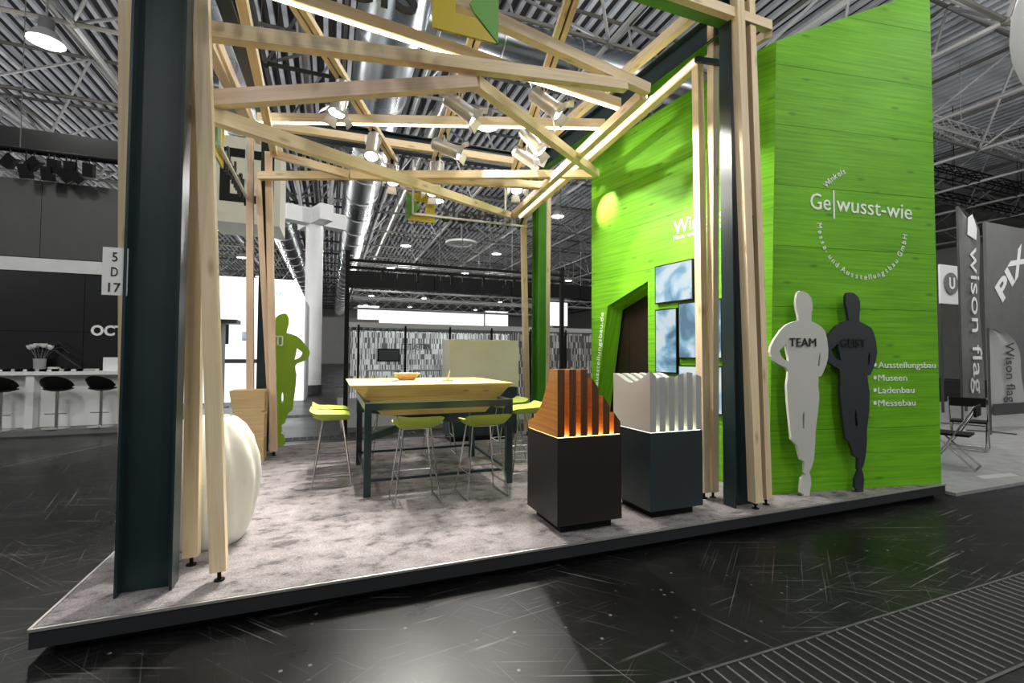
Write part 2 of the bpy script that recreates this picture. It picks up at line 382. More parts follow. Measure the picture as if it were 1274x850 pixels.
# roof: dark deck with a run of sheet ribs, space frame, ducts, lamps
deck = MB().box((-33, -14, 12.9), (43, 92, 13.1)).build('ceiling', 'deck', kind='structure')
rib0 = None
x = -31.0
while x < 42:
    if rib0 is None:
        rib0 = MB().box((-0.075, -53, -0.14), (0.075, 53, 0.0), V((0, 1, 0))).build('roof_rib', 'rib', None, local=True)
        rib0.parent = deck; rib0.location = (x - 5, 0, 0)
    else: share(rib0, 'roof_rib', (x - 5, 0, 0.0), deck)
    x += 0.42
frame = thing('space_frame', 'grey tubular space frame carrying the hall roof', 'truss', (5, 19, 9.5), kind='structure')
MOD = 4.15; ZL, ZU = 9.5, 11.9
XS = [6.5 + MOD * k for k in range(-9, 9)]; YS = [18.3 + MOD * k for k in range(-4, 17)]
for xx in XS:
    MB().tube((xx, YS[0], ZL), (xx, YS[-1], ZL), 0.065, 6).build('lower_chord', 'tube', frame)
    MB().tube((xx + MOD / 2, YS[0] + MOD / 2, ZU), (xx + MOD / 2, YS[-1] + MOD / 2, ZU), 0.06, 6).build('upper_chord', 'tube_dark', frame)
for yy in YS:
    MB().tube((XS[0], yy, ZL), (XS[-1], yy, ZL), 0.06, 6).build('lower_chord', 'tube_dark', frame)
    MB().tube((XS[0] + MOD / 2, yy + MOD / 2, ZU), (XS[-1] + MOD / 2, yy + MOD / 2, ZU), 0.06, 6).build('upper_chord', 'tube_dark', frame)
diags = []
for xx in XS:
    for yy in YS:
        for sx in (-1, 1):
            for sy in (-1, 1):
                diags.append(((xx, yy, ZL), (xx + sx * MOD / 2, yy + sy * MOD / 2, ZU)))
diags.sort(key=lambda d: (V(d[0]) - CAM).length)
near = [d for d in diags if (V(d[0]) - CAM).normalized().dot(FW) > 0.45]; nearset = set(map(tuple, near[:230])); far = MB()
for d in diags:
    if tuple(d) in nearset: MB().tube(d[0], d[1], 0.045, 5).build('diagonal_tube', 'tube', frame)
    else: far.tube(d[0], d[1], 0.045, 4)
far.build('diagonal_tubing', 'tube', frame, kind='stuff')
nb = None
for xx in XS[4:15]:
    for yy in YS[:8]:
        if nb is None:
            nb = MB().lathe([(0.03, -0.11), (0.09, -0.07), (0.115, 0), (0.09, 0.07), (0.03, 0.11)], n=10).build('node_ball', 'tube_dark', None, local=True)
            nb.parent = frame; nb.location = (xx - 5, yy - 19, 0)
        else: share(nb, 'node_ball', (xx - 5, yy - 19, 0), frame)
def duct(p, q, r, label, nseam=14):
    p, q = V(p), V(q); d = (q - p)
    t = thing('air_duct', label, 'duct', (p + q) / 2)
    MB().tube(p, q, r, 28).build('duct_pipe', 'duct', t)
    for k in range(1, nseam):
        c = p + d * (k / nseam); MB().tube(c - d.normalized() * 0.02, c + d.normalized() * 0.02, r + 0.025, 28).build('seam_ring', 'alu', t)
duct((1.16, 5.0, 9.0), (1.16, 84, 9.0), 0.74, 'large silver spiral air duct running above the timber canopy and table', 28)
duct((-2.75, 5.0, 9.0), (-2.75, 84, 9.0), 0.72, 'large silver spiral air duct behind the hanging sign box', 28)
duct((1.9, 12.0, 10.3), (16, 12.0, 10.3), 0.55, 'silver branch duct crossing high above the green and yellow emblem', 6)
for k, (px_, lb) in enumerate(((3.6, 'thin galvanised pipe under the roof to one side of the ducts'), (-0.9, 'thin galvanised pipe under the roof between the two ducts'))):
    MB().tube((px_, 6, 10.6), (px_, 46, 10.6), 0.16, 12).build('roof_pipe', 'alu', None, lb, 'pipe')
# high-bay lamps
def highbay(loc, light=900):
    t = thing('pendant_lamp', 'round high bay lamp hanging from the hall roof', 'lamp', loc, group='high bay lamps of the hall')
    MB().lathe([(0.30, 0.0), (0.34, 0.02), (0.22, 0.24), (0.13, 0.30), (0.13, 0.30)], n=20, cap=False).build('lamp_shade', 'grey_light', t, local=True)
    MB().lathe([(0.12, 0.28), (0.14, 0.30), (0.14, 0.56), (0.06, 0.60)], n=14).build('ballast_housing', 'grey_mid', t, local=True)
    MB().lathe([(0.29, 0.015), (0.29, 0.035)], n=20).build('lamp_lens', 'diffuser', t, local=True)
    MB().tube((0, 0, 0.58), (0, 0, 4.36), 0.025, 6).build('hanger_rod', 'tube', t, local=True)
    return t
def lamp_light(loc, e, col=(1, 0.98, 0.95)):
    l = bpy.data.lights.new('lamp_light', 'POINT'); l.energy = e; l.shadow_soft_size = 0.3; l.color = col
    o = bpy.data.objects.new('lamp_light', l); COL.objects.link(o); o.location = V(loc) - Z * 0.55
hb = None
for yy in (-6.0, -1.0, 4.2, 13.4, 20.8, 30.1, 38.2, 47.0, 57.0, 68.0):
    for xx in (-16.5, -6.1, 4.35, 10.5, 20.4):
        if hb is None: hb = highbay((xx, yy, 8.5))
        else: dup(hb, (xx, yy, 8.5))
        lamp_light((xx, yy, 8.5), (330 if xx < 8 else 115) if yy > 5 else (430 if yy > 0 else 300))
# floor grating and service hatches
def grating(x0, x1, y0, y1, step, label):
    t = thing('floor_grating', label, 'grating', ((x0 + x1) / 2, (y0 + y1) / 2, 0))
    MB().box((x0, y0, 0.0005), (x1, y1, 0.002)).build('grating_bed', 'black', t)
    for y in (y0, y1): MB().box((x0, y - 0.007, 0.001), (x1, y + 0.007, 0.006)).build('edge_strip', 'grey_dark', t)
    n = int((x1 - x0) / step); src = None; c = t.location
    for k in range(n):
        xk = x0 + (k + 0.5) * step
        if src is None:
            src = MB().box((-0.003, -(y1 - y0) / 2 + 0.015, 0.002), (0.003, (y1 - y0) / 2 - 0.015, 0.009)).build('grating_bar', 'grey_mid', None, local=True)
            src.parent = t; src.location = (xk - c.x, 0, 0)
        else: share(src, 'grating_bar', (xk - c.x, 0, 0), t)
grating(0.6, 7.6, 1.265, 1.785, 0.078, 'long slotted metal floor grating in the black aisle')
grating(-1.4, 1.6, 9.0, 9.35, 0.12, 'slotted floor grating strip just behind the carpeted platform')
grating(-1.6, 1.6, 12.4, 12.8, 0.14, 'slotted floor grating strip near the foot of the white pillar')

# ------------------------------------------------------------------ stand platform
X0, X1, Y0, Y1 = -1.36, 6.17, 3.025, 7.8
pf = thing('stand_platform', 'low black edged exhibition platform with grey carpet', 'platform', ((X0 + X1) / 2, (Y0 + Y1) / 2, 0))
MB().box((X0 + 0.07, Y0 + 0.07, 0), (X1 - 0.07, Y1 - 0.07, 0.06)).build('recessed_base', 'black', pf)
MB().box((X0, Y0, 0.05), (X1, Y1, 0.14)).build('fascia', 'charcoal', pf)
MB().box((X0 + 0.012, Y0 + 0.012, 0.135), (X1 - 0.012, Y1 - 0.012, PZ)).build('carpet', 'carpet', pf)
et = MB()
for a_, b_ in (((X0, Y0), (X1, Y0)), ((X1, Y0), (X1, Y1)), ((X1, Y1), (X0, Y1)), ((X0, Y1), (X0, Y0))):
    et.bar((a_[0], a_[1], 0.1425), (b_[0], b_[1], 0.1425), 0.014, 0.014)
et.build('edge_trim', 'alu', pf)

# ------------------------------------------------------------------ steel frame
sf = thing('steel_frame', 'dark teal steel portal frame of I section columns and girders', 'frame', (1, 5, PZ))
def column(cx, cy, top, mat='steel'):
    MB().ibeam((cx, cy, PZ), (cx, cy, top), (1, 0, 0), 0.27, 0.135).build('column', mat, sf)
GB = 4.62
column(-0.965, 3.30, GB + 0.02); column(3.515, 3.26, GB + 0.02); bl_ = on_y(327, 500, 7.25).x; MB().ibeam((bl_, 7.25, PZ), (bl_, 7.25, GB + 0.02), (0, 1, 0), 0.27, 0.135).build('column', 'steel', sf)
cb = MB().ibeam((3.26, 7.16, PZ), (3.26, 7.16, GB + 0.02), (0, 1, 0), 0.27, 0.135).build('column', 'steel_green', sf)
for p, q in (((-1.1, 3.30), (3.65, 3.26)), ((-0.85, 7.25), (3.4, 7.16)), ((3.515, 3.34), (3.27, 7.08)), ((-0.965, 3.38), (bl_, 7.12))):
    g = MB().ibeam((p[0], p[1], GB + 0.13), (q[0], q[1], GB + 0.135), Z, 0.27, 0.135).build('girder', 'steel', sf)
    if q[0] > 3.0 and g.name != 'girder.001': MB().bar((p[0], p[1], GB - 0.004), (q[0], q[1], GB - 0.004), 0.133, 0.008).build('lower_flange', 'steel_green', g)

# ------------------------------------------------------------------ timber canopy
tf = thing('timber_frame', 'light spruce timber posts and crossing beams of the stand', 'timber frame', (1, 5, PZ))
def timber(name, p, q, w=0.08, h=0.10, mat='timber', led=None, foot=False, up=(0, 0, 1)):
    p, q = V(p), V(q)
    if foot:
        if p.z > q.z: p, q = q, p
        d = (q - p).normalized(); base = p.copy(); p = p + d * 0.06
    o = MB().bar(p, q, w, h, up).build(name, mat, tf, smooth=0)
    if foot: MB().tube((base.x, base.y, PZ), p + (q - p).normalized() * 0.02, 0.011, 8).tube((base.x, base.y, PZ), (base.x, base.y, PZ + 0.008), 0.03, 10).build('levelling_foot', 'black', o)
    if led:
        d = (q - p).normalized(); sd = d.cross(Z).normalized(); off = {'down': -Z * (h / 2 + 0.006), 'left': -sd * (w / 2 + 0.006), 'right': sd * (w / 2 + 0.006)}[led]
        ww, hh = (0.032, 0.012) if led == 'down' else (0.012, 0.032)
        MB().bar(p + off, q + off, ww, hh).build('led_strip', 'led', o)
    return o
# left front posts
pa = on_z(238, 703); pat = on_y(247, 0, 3.52); timber('post', pa, pa + (pat - pa) * 1.22, 0.085, 0.075, foot=True)
pb = on_z(273, 722); pbt = on_y(251, 10, 3.40); timber('post', pb, pb + (pbt - pb) * 1.05, 0.085, 0.075, foot=True)
q0, q1 = on_y(160, 368, 3.66), on_y(160, 0, 3.66); dq = (q1 - q0) / (q1.z - q0.z)
timber('post', q0 - dq * (q0.z - PZ), q0 + dq * (4.55 - q0.z), 0.08, 0.09, foot=True)
# right front posts
p4t = V((3.44, 3.67, 4.50)); timber('post', on_z(876, 620), p4t, 0.075, 0.085, foot=True)
b6 = on_z(887, 619); t6 = on_y(887, 28, b6.y); timber('post', b6, t6 + (t6 - b6) * 0.03, 0.07, 0.08, foot=True)
b5 = on_z(940, 633); t5 = on_y(917, 0, b5.y + 0.03); timber('post', b5, b5 + (t5 - b5) * 1.06, 0.085, 0.085, foot=True)
b5 = on_z(953, 628); t5 = on_y(932, 20, b5.y + 0.02); timber('post', b5, b5 + (t5 - b5) * 1.03, 0.07, 0.08, foot=True)
# rear posts
rb = on_z(656, 541); rt_ = on_y(651, 274, 7.40); timber('post', rb, rt_, 0.085, 0.085, foot=True)
r2 = on_z(679, 541); timber('post', r2, on_y(682, 240, r2.y), 0.08, 0.08, foot=True)
lb = on_y(313, 500, 7.08); lb.z = PZ; timber('post', lb, on_y(311, 158, lb.y + 0.05), 0.085, 0.085, 'timber_red', foot=True)
lb2 = on_z(341, 567); timber('post', lb2, on_y(334, 190, lb2.y + 0.05), 0.085, 0.085, 'timber_red', foot=True)
lb3 = V((lb2.x - 0.02, lb2.y + 0.12, PZ)); timber('post', lb3, on_y(321, 222, 7.02), 0.07, 0.08, 'timber_red', foot=True)
# beams
A1 = on_y(258, 39, 3.47); N2 = on_y(806, 112, 3.69); T3L = on_y(256, 125, 3.47); T5L = on_y(255, 141, 3.47)
T5R = on_y(637, 269, 7.20)
timber('beam', A1, on_y(778, 107, 3.62))
t2 = on_y(620, 27, 3.62); timber('beam', N2, t2 + (t2 - N2) * 0.9)
T3m = on_y(592, 103, 3.60); T3R = on_y(742, 216, 5.5)
timber('beam', T3L, T3m, mat='timber_red'); timber('beam', T3m, T3R)
timber('beam', on_y(738, 217, 5.53), on_y(322, 219, 6.97))
timber('beam', T5L, T5R); timber('beam', T5R, on_y(800, 118, 3.75), led='left')
timber('beam', p4t, on_y(649, 270, 7.40), led='left')
l1 = on_y(770, 130, 4.25); l1b = on_y(390, 5, 4.0); timber('beam', l1, l1b + (l1b - l1) * 0.2, led='down')
timber('beam', on_y(752, 155, 4.72), on_y(322, 147, 6.3), led='down')
timber('beam', on_y(338, 156, 6.75), on_y(653, 203, 6.75))
K8 = on_y(436, 218, 6.5); timber('beam', on_y(342, 192, 6.97), K8); timber('beam', K8, on_y(676, 231, 6.05))
timber('beam', on_y(655, 195, 6.75), on_y(863, 18, 3.42))
c14 = on_y(957, 34, 3.18); timber('beam', c14, (-1.2, 3.18, c14.z), 0.07, 0.09)
timber('beam', on_y(956, 42, 3.18), on_y(940, 52, 3.5), 0.07, 0.07)
timber('beam', on_x(257, 47, -0.86), on_y(311, 160, 6.95), mat='timber_red')
timber('beam', on_x(266, 47, -0.84), on_y(322, 175, 6.95), 0.06, 0.09, mat='timber_red')
s13 = on_x(301, 0, -0.72); e13 = on_y(341, 190, 6.95); timber('beam', e13, s13 + (s13 - e13) * 0.35)
MB().bar(on_y(865, 74, 3.6), on_y(910, 80, 3.35), 0.035, 0.05).build('steel_tie', 'steel', tf)

# spotlight rails and spotlights
def rail(pa_, pb_, za, zb, label):
    p, q = on_z(*pa_, za), on_z(*pb_, zb); d = (q - p).normalized(); sd = d.cross(Z).normalized()
    t = thing('track_rail', label, 'rail', (p + q) / 2)
    for s_ in (-1, 1): MB().bar(p + sd * s_ * 0.034, q + sd * s_ * 0.034, 0.050, 0.06).build('lath', 'timber', t)
    MB().bar(p + Z * 0.01, q + Z * 0.01, 0.017, 0.03).build('track_channel', 'black', t)
    return p, q
RA = rail((358, -12), (490, 200), 4.52, 4.40, 'double lath lighting track crossing under the big silver duct')
RB = rail((716, -15), (641, 210), 4.50, 4.42, 'double lath lighting track rising towards the girder by the green wall')
RC = rail((604, 5), (537, 215), 4.50, 4.42, 'double lath lighting track in the middle of the timber canopy')
def spotlight(pos, aim, label, e, size=34):
    pos, aim = V(pos), V(aim); d = (aim - pos).normalized()
    top = pos + Z * 0.20
    t = thing('stage_spotlight', label, 'spotlight', pos, group='silver stage spotlights on the timber tracks')
    b0 = pos - d * 0.15; b1 = pos + d * 0.15
    MB().tube(b0, b1, 0.082, 16).build('lamp_body', 'alu', t)
    MB().tube(b1, b1 + d * 0.05, 0.086, 16, 0.098).build('front_ring', 'alu', t)
    MB().tube(b1 + d * 0.044, b1 + d * 0.052, 0.080, 16).build('lamp_lens', 'lens', t)
    MB().tube(b0 - d * 0.03, b0, 0.05, 12, 0.08).build('rear_cap', 'alu', t)
    a = d.cross(Z).normalized(); u = a.cross(d)
    for v_, w_ in ((a, u), (-a, u), (u, a), (-u, a)):
        c = b1 + d * 0.05 + v_ * 0.098; e_ = c + (d * 0.75 + v_ * 0.65).normalized() * 0.10
        MB().poly([c - w_ * 0.055, c + w_ * 0.055, e_ + w_ * 0.075, e_ - w_ * 0.075, c - w_ * 0.055 + v_ * .004, c + w_ * 0.055 + v_ * .004, e_ + w_ * 0.075 + v_ * .004, e_ - w_ * 0.075 + v_ * .004],
                  [(0, 1, 2, 3), (7, 6, 5, 4), (0, 4, 5, 1), (1, 5, 6, 2), (2, 6, 7, 3), (3, 7, 4, 0)]).build('barn_door', 'alu', t, smooth=0)
    yk = MB()
    for s_ in (-1, 1):
        yk.bar(pos + a * s_ * 0.095, pos + a * s_ * 0.095 + Z * 0.12, 0.008, 0.02, a)
    yk.bar(pos + a * 0.098 + Z * 0.12, pos - a * 0.098 + Z * 0.12, 0.02, 0.008).build('yoke', 'alu', t)
    MB().box(top - V((0.02, 0.02, 0.08)), top + V((0.02, 0.02, 0.04))).build('clamp', 'black', t)
    l = bpy.data.lights.new('spot_beam', 'SPOT'); l.energy = e; l.spot_size = math.radians(size); l.spot_blend = 0.35; l.shadow_soft_size = 0.04; l.color = (1.0, 0.95, 0.87)
    o = bpy.data.objects.new('spot_beam', l); COL.objects.link(o); o.location = b1 + d * 0.06
    o.rotation_euler = d.to_track_quat('-Z', 'Y').to_euler()
def along(R, f): return R[0].lerp(R[1], f) - Z * 0.22
LA, LB_, LC = ('silver stage spotlight hanging from the track under the silver duct', 'silver stage spotlight hanging from the track by the girder beside the green wall', 'silver stage spotlight hanging from the middle track of the canopy')
ORD = ('first', 'second', 'third', 'fourth', 'fifth', 'sixth', 'seventh', 'eighth', 'ninth')
for R_, txt, jobs in ((RA, 'track under the silver duct', ((0.36, (-0.7, 4.9, 0.3), 420, 54), (0.70, (-0.1, 4.7, 0.2), 420, 54), (0.97, (1.0, 4.5, 0.3), 420, 50))),
                      (RC, 'middle canopy track', ((0.34, (4.0, 4.4, 2.4), 190, 70), (0.62, (3.9, 5.0, 3.2), 190, 70), (0.82, (0.5, 4.6, 0.3), 420, 50), (0.97, (1.0, 5.4, 1.1), 260, 50))),
                      (RB, 'track beside the green wall', ((0.36, (4.2, 3.4, 2.4), 200, 56), (0.60, (4.05, 4.2, 1.6), 200, 60), (0.74, (3.70, 5.72, 3.60), 620, 25), (0.99, (2.2, 4.3, 0.5), 420, 50)))):
    m_ = len(jobs)
    for k, (f_, aim, e_, sz) in enumerate(jobs):
        spotlight(along(R_, f_), aim, 'silver stage spotlight, %s on the %s counted from the cabinet end' % (ORD[m_ - 1 - k], txt), e_, sz)

# ------------------------------------------------------------------ green walls
WC = V((4.04, 3.40, PZ)); WR = V((6.145, 3.045, PZ)); WB = V((3.65, 6.10, PZ))
UF = (WR - WC).normalized(); NF = UF.cross(Z)           # front face normal (towards the aisle)
US = (WC - WB).normalized(); NS = US.cross(Z)           # side face normal (towards the table)
def panels(outline, rows, org, u, name, parent, depth=0.05, gap=0.004):
    """split a 2-D outline into horizontal boards, each its own object"""
    for r0, r1 in zip(rows, rows[1:]):
        bm = bmesh.new()
        for lp in outline: bm.faces.new([bm.verts.new((a, 0, b)) for a, b in lp])
        for z_, nn in ((r0 + gap / 2, -1), (r1 - gap / 2, 1)):
            bmesh.ops.bisect_plane(bm, geom=bm.verts[:] + bm.edges[:] + bm.faces[:], plane_co=(0, 0, z_), plane_no=(0, 0, nn), clear_outer=True)
        mb = MB()
        for f in bm.faces:
            pts = [(v.co.x, v.co.z) for v in f.verts]
            mb.prism(pts, org, u, Z, depth, u)
        bm.free()
        if mb.v: mb.build(name, 'green_wood', parent, smooth=0)
WF = thing('wall_front', 'tall green stained wooden wall with slanted top facing the aisle', None, WC, kind='structure')
hL, hR = 4.52, 5.46; LF = (WR - WC).length
LEAN = 0.15
panels([[(0, 0), (LF, 0), (LF, hR), (LEAN, hL + 0.06)]], [-0.01, 0.62, 1.24, 1.86, 2.48, 3.1, 3.72, 4.34, 4.96, 5.6], WC, UF, 'wall_board', WF)
MB().prism([(0.03, 0), (LF - 0.01, 0), (LF - 0.01, hR - 0.01), (LEAN + 0.03, hL - 0.01)], WC - NF * 0.051, UF, Z, 0.06).build('wall_core', 'green_wood', WF, smooth=0)
MB().prism([(0, 0), (3.0, 0), (3.0, 4.5), (0, hR)], WR - UF * 0.11 - NF * 0.112, -NF, Z, 0.1).build('return_wall', 'green_wood', WF, smooth=0)
WS = thing('wall_side', 'long green stained wooden wall with doorway and screens', None, WB, kind='structure')
def sp(px, py, d=0.0):
    p = on_pl(px, py, WB + NS * d, NS); return ((p - WB).dot(US), p.z - PZ)
LS = (WC - WB).length
tl, tr, bl = sp(756, 381), sp(806, 350), sp(742, 500)
sl = (bl[0] - tl[0]) / (bl[1] - tl[1]); b0 = tl[0] - tl[1] * sl
hB = sp(737, 190)[1]
door = [(b0, 0), tl, tr, (tr[0], 0)]
hx = lambda a: hB + (hL - hB) * a / LS
panels([[(0, 0), (b0, 0), tl, (tl[0], hx(tl[0])), (0, hB)], [tl, tr, (tr[0], hx(tr[0])), (tl[0], hx(tl[0]))], [(tr[0], 0), (LS, 0), (LS - 0.45, hL), (tr[0], hx(tr[0]))]],
       [-0.01, 0.62, 1.24, 1.86, 2.48, 3.1, 3.72, 4.34, 4.96], WB, US, 'wall_board', WS)
A_, B_, C_ = WC, WC + UF * LEAN + Z * (hL + 0.06), WB + US * (LS - 0.45) + Z * hL
n_ = (B_ - A_).cross(C_ - A_).normalized()
n_ = n_ if n_.dot(NS) < 0 else -n_
MB().poly([A_, B_, C_, A_ + n_ * 0.03, B_ + n_ * 0.03, C_ + n_ * 0.03], [(0, 1, 2), (5, 4, 3), (0, 3, 4, 1), (1, 4, 5, 2), (2, 5, 3, 0)], US).build('corner_board', 'green_wood', WS, smooth=0)
# deep reveal of the doorway
dd = 0.24; inner = [(b0 + 0.05, 0), (tl[0] + 0.05, tl[1] - 0.05), (tr[0], tr[1] - 0.05), (tr[0], 0)]
def W3(p, d): return WB + US * p[0] + Z * p[1] + NS * d
for i in range(3):
    a_, b_, c_, d_ = W3(door[i], -0.049), W3(door[i + 1], -0.049), W3(inner[i + 1], -dd), W3(inner[i], -dd)
    n_ = (b_ - a_).cross(d_ - a_).normalized() * 0.02
    MB().poly([a_, b_, c_, d_, a_ + n_, b_ + n_, c_ + n_, d_ + n_], [(3, 2, 1, 0), (4, 5, 6, 7), (0, 1, 5, 4), (1, 2, 6, 5), (2, 3, 7, 6), (3, 0, 4, 7)], (c_ - a_ if i != 1 else b_ - a_)).build('door_reveal', 'green_wood', WS, smooth=0)
M['curtain'] = plain('brown_curtain', (0.014, 0.007, 0.004), 0.35, 0, 0.4, 1.5)
cm = MB()
for k in range(2):
    x0_ = b0 - 0.12 + k * 0.66
    cm = MB().prism([(x0_, 0), (x0_ + 0.655, 0), (x0_ + 0.655, 2.9), (x0_, 2.9)], W3((0, 0), -0.27), US, Z, 0.03); cm.build('inner_panel', 'curtain', WS)
MB().prism([(0.05, 0), (LS - 0.7, 0), (LS - 0.7, 3.5), (0.05, 3.5)], W3((0, 0), -1.6), US, Z, 0.03).build('room_partition', 'black', WS)
MB().prism([(0.0, -2.0), (LS - 0.7, -2.0), (LS - 0.7, 0), (0.0, 0)], W3((0, 3.52), -0.052), US, NS, 0.03).build('room_ceiling', 'black', WS)
MB().prism([(0.0, 0), (2.2, 0), (2.2, hB), (0.0, hB)], WB + US * 0.06 - NS * 0.052, -NS, Z, 0.06).build('rear_wall', 'green_wood', WS)
# lettering on the walls
def fp(px, py): return on_pl(px, py, WC, NF)
def spt(px, py): return on_pl(px, py, WB, NS)
def flat(p0, p1, u):           # keep a baseline level along the wall
    return p0, p0 + u * (p1 - p0).dot(u)
p0, p1 = flat(fp(1008, 260), fp(1033, 263), UF); text_span('Ge', p0, p1, (fp(1008, 240) - fp(1008, 260)).length, Z, 'lettering', 'white_text', WF)
q = fp(1037, 256); MB().bar(q + NF * .004 - Z * 0.14, q + NF * .004 + Z * 0.16, 0.006, 0.016, UF).build('lettering', 'white_text', WF)
p0, p1 = flat(fp(1040, 263.5), fp(1134, 277), UF); p0.z = fp(1008, 260).z; p1.z = p0.z * 0.5 + fp(1134, 277).z * 0.5
text_span('wusst-wie', p0, p1, (fp(1008, 240) - fp(1008, 260)).length, Z, 'lettering', 'white_text', WF)
def c2(px, py):
    p = fp(px, py) - WC; return p.dot(UF), p.z
(ax, ay), (bx, by), (cx, cy) = c2(1016, 277), c2(1076, 348), c2(1128, 291)
D = 2 * (ax * (by - cy) + bx * (cy - ay) + cx * (ay - by))
ox = ((ax**2 + ay**2) * (by - cy) + (bx**2 + by**2) * (cy - ay) + (cx**2 + cy**2) * (ay - by)) / D
oy = ((ax**2 + ay**2) * (cx - bx) + (bx**2 + by**2) * (ax - cx) + (cx**2 + cy**2) * (bx - ax)) / D
RR = math.hypot(ax - ox, ay - oy)
def arc_text(t, a0, a1, outward, h):
    mb = MB(); n = len(t); wd = [0.45 if c in 'il -|' else (1.25 if c in 'mMwW' else (1.15 if c in 'AGHub' and c.isupper() else 0.9)) for c in t]; tot = sum(wd); acc = 0
    for c, w_ in zip(t, wd):
        an = a0 + (a1 - a0) * ((acc + w_ / 2) / tot); acc += w_
        if c == ' ': continue
        rd = UF * math.cos(an) + Z * math.sin(an); up = rd if outward else -rd
        u_ = up.cross(NF)
        geo = text_geo(c, 0.5); x0 = min(p.x for p in geo[0]); x1 = max(p.x for p in geo[0]); mid = (x0 + x1) / 2
        geo = ([V((p.x - mid, p.y, p.z * 0.006)) for p in geo[0]], geo[1])
        base = WC + UF * ox + Z * oy + rd * RR + NF * 0.004
        place(geo, base, u_, up, h / 0.7, h / 0.7, mb)
    mb.build('lettering', 'white_text', WF, smooth=0)
an = lambda px, py: math.atan2(c2(px, py)[1] - oy, c2(px, py)[0] - ox)
a0, a1 = an(1017, 276), an(1127, 291)
if a0 > 0: a0 -= 2 * math.pi
arc_text('Messe- und Ausstellungsbau GmbH', a0, a1, False, 0.058)
arc_text('Winkels', an(1026, 231), an(1050, 207), True, 0.062)
for t, y_, xe in (('Ausstellungsbau', 458, 1163.5), ('Museen', 474, 1128), ('Ladenbau', 489.5, 1137), ('Messebau', 505.5, 1138.5)):
    p0, p1 = flat(fp(1092, y_), fp(xe, y_), UF); text_span(t, p0, p1, 0.066, Z, 'lettering', 'white_text', WF)
    q = fp(1088, y_ - 4); MB().bar(q - UF * 0.018 + NF * .004, q + UF * 0.018 + NF * .004, 0.006, 0.036, Z).build('bullet_mark', 'white_text', WF)
p0, p1 = flat(spt(838.5, 292), spt(902, 276), US); hh = (spt(838, 275) - spt(838, 292)).length
text_span('Winkels', p0, p1, hh, Z, 'lettering', 'white_text', WS)
p0, p1 = flat(spt(838.5, 299), spt(907, 287), US); text_span('Messe- und Ausstellungsbau', p0, p1, 0.055, Z, 'lettering', 'white_text', WS)
p0, p1 = spt(744, 480), spt(751.5, 389); text_span('ausstellungsbau.de', p0, p1, 0.075, -US, 'lettering', 'white_text', WS)

# silhouettes
def C1(l): return [(950 + x / 6.54, 355 + y / 6.54) for x, y in l]
def C2(l): return [(950 + x / 5.86, 480 + y / 5.86) for x, y in l]
team = C1([(285,55),(320,60),(355,80),(380,115),(390,170),(390,215),(382,222),(380,300),(420,320),(460,345),(490,380),(507,440),(517,530),(515,600),(503,650),(480,710),(460,748),(437,752),(438,800)]) + \
    C2([(390,0),(397,60),(397,110),(385,230),(370,340),(368,430),(360,540),(345,595),(325,640),(335,670),(340,720),(330,775),(328,808),(282,810),(282,795),(260,785),(262,740),(268,680),(300,650),(288,640),(290,560),(262,545),(235,440),(205,412),(195,400),(180,240),(168,120),(162,0)]) + \
    C1([(190,760),(192,710),(175,680),(110,650),(75,625),(55,590),(45,550),(50,510),(80,450),(105,415),(135,370),(180,330),(230,308),(278,295),(272,250),(260,200),(255,150),(258,110),(270,70)])
team_h = [C1([(175,485),(120,540),(135,585),(160,612),(200,630),(185,560),(178,500)]), C1([(448,550),(440,600),(432,665),(446,665),(453,590)]), C2([(285,190),(276,230),(278,315),(290,318),(292,230)])]
geist = C1([(690,75),(725,80),(760,110),(775,150),(778,225),(772,235),(770,310),(830,340),(870,365),(890,410),(905,470),(915,560),(905,620),(885,685),(860,745),(835,750)]) + \
    C2([(755,0),(765,60),(762,200),(745,330),(745,430),(735,530),(722,590),(708,620),(720,660),(724,700),(718,785),(675,785),(672,765),(657,755),(660,690),(685,630),(678,618),(680,540),(650,525),(620,430),(590,395),(580,320),(562,180),(550,60),(550,0)]) + \
    C1([(618,850),(615,740),(610,700),(560,670),(500,630),(470,585),(465,545),(490,480),(530,410),(580,350),(640,318),(685,300),(672,220),(658,160),(658,110),(670,78)])
geist_h = [C1([(597,488),(542,540),(560,590),(590,618),(622,630),(608,560)]), C1([(850,555),(840,600),(838,665),(850,660),(858,590)]), C2([(660,180),(655,230),(662,310),(680,308),(672,220)])]
def uvs(loop, P, n, u): return [((q - P).dot(u), (q - P).z) for q in (on_pl(x, y, P, n) for x, y in loop)]
def cutout(loops, P, u, name, mat, label, word, wmat, wp):
    zmin = min(b for a, b in loops[0]); loops = [[(a, b - zmin) for a, b in lp] for lp in loops]
    P = V((P.x, P.y, PZ)); t = thing(name, label, 'silhouette', P, group=None)
    body = place(shape_geo(loops, 0.014), P, u, Z).build('figure_panel', mat, t, smooth=0)
    n = u.cross(Z); bm_ = MB()
    bm_.box(P - n * 0.02 + V((-0.04, -0.01, 0)), P - n * 0.02 + V((0.04, 0.02, 0.006))).build('foot_plate', 'steel', t)
    return t, loops
PT = on_z(1000, 617); PG = on_z(1067, 612)
l_t = [uvs(l, PT, NF, UF) for l in [team] + team_h]; l_g = [uvs(l, PG, NF, UF) for l in [geist] + geist_h]
tt, _ = cutout(l_t, PT, UF, 'runner_silhouette', 'offwhite', 'pale grey runner silhouette cut-out with dark chest lettering by the green wall', None, None, None)
p0, p1 = flat(on_pl(982, 431, PT + NF * .02, NF), on_pl(1015, 431, PT + NF * .02, NF), UF); text_span('TEAM', p0, p1, 0.083, Z, 'lettering', 'black_text', tt)
